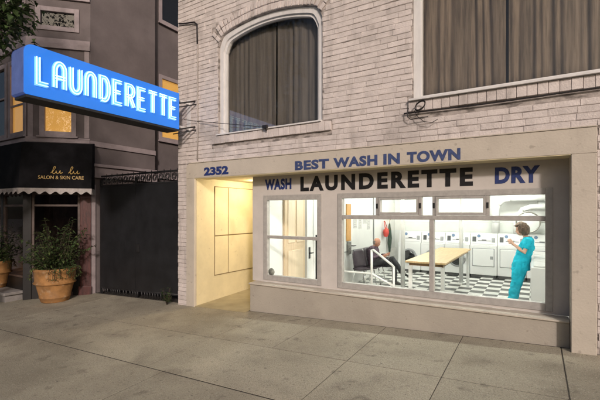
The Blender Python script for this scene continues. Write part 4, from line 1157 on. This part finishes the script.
# street tree standing left of the frame; one branch reaches into the top left corner
tr = thing('street_tree', 'dark leafy street tree whose branch reaches into the top left corner', 'tree', None, (-8.0, -3.35, gz(-8.0, -3.35)))
rnd = random.Random(21); base = V3((-8.0, -3.35, gz(-8.0, -3.35)))
mt = MB(); mt.tube([(0, 0, -.05), (.03, 0, .8), (.0, .03, 1.8), (.06, .0, 2.7)], [.17, .13, .12, .11], 12)
mt.build('trunk', bark_m, tr)
ml = MB(); mbr = MB()
tips = []
blobs = [(-8.0, -3.3, 5.2, 1.7, 1.5, 1.5), (-6.6, -3.3, 5.6, 1.1, 1.1, 1.1), (-9.4, -3.2, 5.0, 1.4, 1.3, 1.5), (-7.4, -3.4, 6.6, 1.8, 1.4, 1.2), (-5.75, -2.95, 4.7, .55, .5, .55), (-9.0, -3.1, 3.6, 1.2, .9, .9), (-7.4, -3.3, 4.0, 1.0, .8, .8), (-10.5, -3.2, 4.3, 1.0, 1.0, 1.3), (-5.9, -3.3, 6.2, .9, .8, .8), (-5.62, -2.9, 4.28, .30, .26, .30)]  # clumps outside the frame are added and shaped to shade the salon walls
for (bx, by, bz, rx, ry, rz2) in blobs:
    c0 = V3((bx, by, bz)) - base; mbr.tube([V3((.06, 0, 2.6)), V3((.06, 0, 2.6)).lerp(c0, .5) + V3((0, 0, .15)), c0], [.07, .045, .015], 8)
    nt_ = int(60 * rx * ry * rz2) + 26
    for i in range(nt_):
        d = V3((rnd.gauss(0, 1), rnd.gauss(0, 1), rnd.gauss(0, 1))).normalized() * rnd.uniform(.3, 1.06) ** .6
        tp = c0 + V3((d.x * rx, d.y * ry, d.z * rz2)); 
        if i % 2 == 0: mbr.tube([c0.lerp(tp, .25), c0.lerp(tp, .65) + V3((0, 0, .04)), tp], [.010, .007, .003], 4, smooth=False)
        for k in range(15):
            pp = tp + V3((rnd.gauss(0, .11), rnd.gauss(0, .11), rnd.gauss(0, .09))); b = rnd.uniform(0, 6.283)
            leaf(ml, pp, (math.cos(b), math.sin(b), rnd.uniform(-.7, .3)), rnd.uniform(.08, .14), rnd.uniform(.022, .036), rnd)
mbr.build('limbs', bark_m, tr); ml.build('crown', leafm, tr)

# ================================================================ PROJECTING SIGN
face_m = mat('blue_sign_face', (.020, .15, .58), .35, .05, 2, emit=(.016, .19, .78), estr=.56, coat=.3)
cab_m = mat('blue_grey_sign_cabinet', (.10, .14, .30), .5, .15, 6, .1, 40, emit=(.05, .10, .38), estr=.28)
under_m = mat('dark_sign_underside', (.022, .026, .032), .6, .2)
neon_m = emitter('neon_tube', (.50, .84, 1.0), 1.35)
let_m = mat('pale_blue_letter_channel', (.20, .50, .85), .4, .1, 20, emit=(.20, .56, .98), estr=.5)
SX, SY0, SY1, SZ0, SZ1 = -5.28, -2.745, -.36, 3.315, 3.935
S = thing('projecting_sign', 'long blue neon box sign with LAUNDERETTE in glowing letters, jutting out from the brick wall', 'sign', None, (SX - .15, -.3, SZ0))
SO = V3((SX - .15, -.3, SZ0)); 
def s3(x, y, z): return V3((x, y, z)) - SO
mb = MB(); r = .10; prof = []
for k in range(7): a = PI / 2 * k / 6; prof.append((SY0 + r - r * math.sin(a), SZ1 - r + r * math.cos(a)))
P = [(SY1, SZ1)] + prof + [(SY0 + .0, SZ0 + .02), (SY0 + .02, SZ0), (SY1, SZ0)]
mb.prism([s3(SX - .004, y, z) for y, z in P], (-.30, 0, 0)); mb.build('cabinet', cab_m, S)
mb = MB(); mb.prism([s3(SX - .003, y * .998 if i else y, z) for i, (y, z) in enumerate(P)], (.012, 0, 0)); mb.build('sign_face', face_m, S)
mb = MB(); mb.box(*[v for v in (s3(SX - .3, 0, 0).x, s3(SX + .004, 0, 0).x)], s3(0, SY0 + .03, 0).y, s3(0, SY1, 0).y, -.035, -.002, .004)
mb.build('underside', under_m, S)
def arc(cx, cy, rx, ry, a0, a1, n=10): return [(cx + rx * math.cos(math.radians(a0 + (a1 - a0) * i / n)), cy + ry * math.sin(math.radians(a0 + (a1 - a0) * i / n))) for i in range(n + 1)]
G_ = {
 'L': [[(.1, 1), (.1, 0), (.9, 0)]],
 'A': [[(.08, 0), (.08, .7)] + arc(.5, .7, .42, .3, 180, 0)[1:-1] + [(.92, .7), (.92, 0)], [(.08, .42), (.92, .42)]],
 'U': [[(.08, 1), (.08, .3)] + arc(.5, .3, .42, .3, 180, 360)[1:-1] + [(.92, .3), (.92, 1)]],
 'N': [[(.08, 0), (.08, .7)] + arc(.5, .7, .42, .3, 180, 0)[1:-1] + [(.92, .7), (.92, 0)]],
 'D': [[(.1, 0), (.1, 1), (.45, 1)] + arc(.45, .55, .45, .45, 90, 0)[1:] + arc(.45, .45, .45, .45, 0, -90)[1:] + [(.1, 0)]],
 'E': [[(.92, 1), (.1, 1), (.1, 0), (.92, 0)], [(.1, .52), (.78, .52)]],
 'R': [[(.1, 0), (.1, 1), (.5, 1)] + arc(.5, .74, .40, .26, 90, -90)[1:] + [(.1, .48)], [(.45, .48), (.95, 0)]],
 'T': [[(0, 1), (1, 1)], [(.5, 1), (.5, 0)]]}
mt_ = MB(); mc_ = MB(); word = 'LAUNDERETTE'; y0, y1 = -2.635, -.405; pitch = (y1 - y0) / len(word); hz0, hz1 = 3.475, 3.795
def offs(P, o_):
    out_ = []
    for i in range(len(P)):
        a = V3((*P[max(i - 1, 0)], 0)); b = V3((*P[min(i + 1, len(P) - 1)], 0)); p = V3((*P[i], 0))
        if 0 < i < len(P) - 1:
            d1 = (p - a).normalized(); d2 = (b - p).normalized(); n1 = V3((-d1.y, d1.x, 0)); n2 = V3((-d2.y, d2.x, 0)); m_ = (n1 + n2)
            if m_.length < .2: m_ = n1
            m_.normalize(); q_ = p + m_ * o_ / max(.5, m_.dot(n1))
        else:
            d1 = (b - a).normalized(); q_ = p + V3((-d1.y, d1.x, 0)) * o_
        out_.append((q_.x, q_.y))
    return out_
for i, ch in enumerate(word):
    w = pitch * (.70 if ch not in 'T' else .72); x0 = y0 + i * pitch + pitch * .12
    for st in G_[ch]:
        Pm = [(x0 + a * w, hz0 + b * (hz1 - hz0)) for a, b in st]
        A, B = offs(Pm, .034), offs(Pm, -.034)
        mc_.band([s3(SX + .011, *p) for p in A], [s3(SX + .011, *p) for p in B], (.012, 0, 0))
        for o_ in (.018, -.018): mt_.tube([s3(SX + .040, *p) for p in offs(Pm, o_)], .008, 6)
mc_.build('letters', let_m, S); mt_.build('neon_tubing', neon_m, S)
for z in (3.86, 3.40):
    mb = MB(); mb.box(s3(SX - .16, 0, 0).x, s3(SX - .12, 0, 0).x, s3(0, SY1 + .001, 0).y, s3(0, -.008, 0).y, z - .02 - SZ0, z + .02 - SZ0, .004); mb.build('bracket_arm', white_trim, S)
    mb = MB(); mb.tube([s3(SX - .14, SY1 - .05, z - .10), s3(SX + .03, -.01, z + .02)], .014, 6); mb.tube([s3(SX - .12, SY1 - .02, z - .16), s3(SX + .05, -.01, z - .04)], .010, 6); mb.build('brace', black_metal, S)
mb = MB(); mb.box(s3(SX - .19, 0, 0).x, s3(SX - .09, 0, 0).x, s3(0, -.008, 0).y, s3(0, -.002, 0).y, 3.33 - SZ0, 3.93 - SZ0); mb.build('wall_plate', white_trim, S)

# ================================================================ CABLES ON THE FACADE
def fp(u, v, y):            # a point on the facade plane y from a measured picture position
    t = (u - 300) / F; x = XU(u, y); zc = (-x * SN + (y + 5) * CS); return (x, y, 1.88 + (212 - v) / F * zc)
cable_m = mat('black_cable_rubber', (.014, .012, .014), .5, .1)
o = MB().tube([fp(197.5, 44, -.025), fp(197.6, 70, -.025), fp(197.4, 100, -.022), fp(197.7, 130, -.025), fp(197.3, 160, -.03)], .011, 8).build('wall_pipe', mat('painted_pipe', (.42, .38, .35), .6, .15, 10)); tag(o, 'thin painted pipe running down the brick beside the sign brackets', 'pipe')
o = MB().tube([fp(179, 23.6, -.03), fp(186, 23.2, -.035), fp(194, 22, -.035), fp(197, 24, -.03), fp(197.3, 44, -.03)], .013, 8).build('short_cable', cable_m); tag(o, 'short black cable bent round the top left corner of the brick wall', 'cable')
t = thing('sign_cable', 'thin black cable from the sign to a clamp in front of the arched window', 'cable', None, fp(265, 127, -.09))
oo = V3(fp(265, 127, -.09)); mb = MB(); mb.tube([V3(fp(u, v, y)) - oo for u, v, y in ((184, 119.5, -.12), (198, 121.3, -.03), (215, 122.8, -.07), (240, 124.8, -.08), (262, 126.8, -.09))], .0055, 6); mb.build('wire', cable_m, t)
mb = MB(); mb.box(-.045, .045, -.02, .02, -.022, .03, .008); mb.tube([(0, 0, -.02), (.01, .03, -.06)], .01, 6); mb.build('clamp', cable_m, t)
t = thing('cable_coil', 'coiled black cable hanging at the left corner of the wide upper window sill', 'cable', None, fp(420, 106, -.10))
oo = V3(fp(420, 106, -.10)); mb = MB()
for k in range(3):
    mb.tube([V3((.062 * math.cos(a) + .003 * k, -.008 * k, .050 * math.sin(a) + .024 * math.cos(a) + .004 * k)) for a in [2 * PI * i / 24 for i in range(24)]], .006, 6, closed=True)
mb.build('loop', cable_m, t)
mb = MB(); mb.tube([V3(fp(u, v, -.075)) - oo for u, v in ((408.5, 108), (407.3, 112), (407.6, 117), (411, 119.5), (418, 118), (428, 116.5))], .0065, 6)
mb.tube([V3(fp(u, v, -.075)) - oo for u, v in ((414, 110), (418, 117), (424, 121.5), (432, 122.5), (438, 119))], .0045, 6)
zl = 3.145; mb.tube([V3((x, -.035, zl + .006 * math.sin(x * 3))) - oo for x in [-1.45 + 4.2 * i / 24 for i in range(25)]], .009, 6)
mb.build('tail', cable_m, t)

# ================================================================ ACROSS THE STREET (behind the camera, mirrored in the panes)
opp_m = mat('far_side_render', (.20, .18, .165), .85, .12, 1.2)
for k, (x0, x1, hgt) in enumerate(((-26, -14.2, 6.6), (-14, -3.2, 5.6), (-3, 8, 6.2), (8.2, 20, 5.8))):
    yb = -17.0
    t = thing('street_house', ['grey house across the street, farthest left of the row', 'low grey house across the street, opposite the salon', 'grey house across the street, opposite the launderette', 'grey house across the street, farthest right of the row'][k], 'house', 'houses across the street', ((x0 + x1) / 2, yb, -.6))
    W = (x1 - x0) / 2
    mb = MB(); hs = []
    n_ = int((x1 - x0) / 2.4)
    for i in range(n_):
        c_ = (x1 - x0) * (i + .5) / n_; hs += [(c_ - .6, c_ + .6, 1.4, 3.0), (c_ - .5, c_ + .5, 4.2, 5.6)] if hgt > 5.7 else [(c_ - .6, c_ + .6, 1.4, 3.0), (c_ - .5, c_ + .5, 3.9, 5.0)]
    M_ = wall_pieces(mb, (W, 0), (-W, 0), 0, hgt, .3, hs); mb.box(-W, W, -9, -.301, 0, hgt)
    mb.build('wall', opp_m, t)
    mb = MB(); mb.box(-W - .1, W + .1, -9.1, .15, hgt + .003, hgt + .2, .02); mb.build('roof', mauve_t, t)
    for i, h_ in enumerate(hs):
        mb = MB(); mb.box(h_[0] + .002, h_[1] - .002, .1, .14, h_[2] + .002, h_[3] - .002, M=M_); mb.build('window', lit_m if (i * 7 + k) % 5 == 0 else dark_m, t)
# ================================================================ CAMERA, LIGHT
sc = bpy.context.scene
cam = bpy.data.cameras.new('camera'); co = bpy.data.objects.new('camera', cam); C.objects.link(co)
cam.sensor_width = 36; cam.lens = F / 600 * 36; cam.shift_y = .02; cam.clip_start = .05; cam.clip_end = 1500
co.location = (0, -5, 1.88); co.rotation_euler = (PI / 2, 0, math.radians(31.3))
sc.camera = co
Ld = V3((.9, -1, .52)).normalized()
sun = bpy.data.lights.new('sun', 'SUN'); sun.energy = 2.25; sun.angle = math.radians(4); sun.color = (1, .86, .785)
so = bpy.data.objects.new('sun', sun); C.objects.link(so); so.rotation_euler = Ld.to_track_quat('Z', 'Y').to_euler(); so.location = (6, -8, 9)
w = bpy.data.worlds.new('World'); sc.world = w; w.use_nodes = True
sky = w.node_tree.nodes.new('ShaderNodeTexSky'); sky.sky_type = 'NISHITA'; sky.sun_disc = False; sky.dust_density = 4; sky.ozone_density = .4; sky.air_density = .8
sky.sun_elevation = math.asin(Ld.z); sky.sun_rotation = math.atan2(Ld.x, Ld.y)
bg = w.node_tree.nodes['Background']; bg.inputs[1].default_value = .08
w.node_tree.links.new(sky.outputs[0], bg.inputs[0])
vs_ = sc.view_settings; vs_.view_transform = 'Standard'; vs_.look = 'None'; vs_.exposure = 0; vs_.gamma = 1; vs_.use_curve_mapping = False
sc.cycles.use_denoising = True
sc.cycles.max_bounces = 10; sc.cycles.transparent_max_bounces = 16; sc.cycles.diffuse_bounces = 5
sc.cycles.sample_clamp_indirect = 6
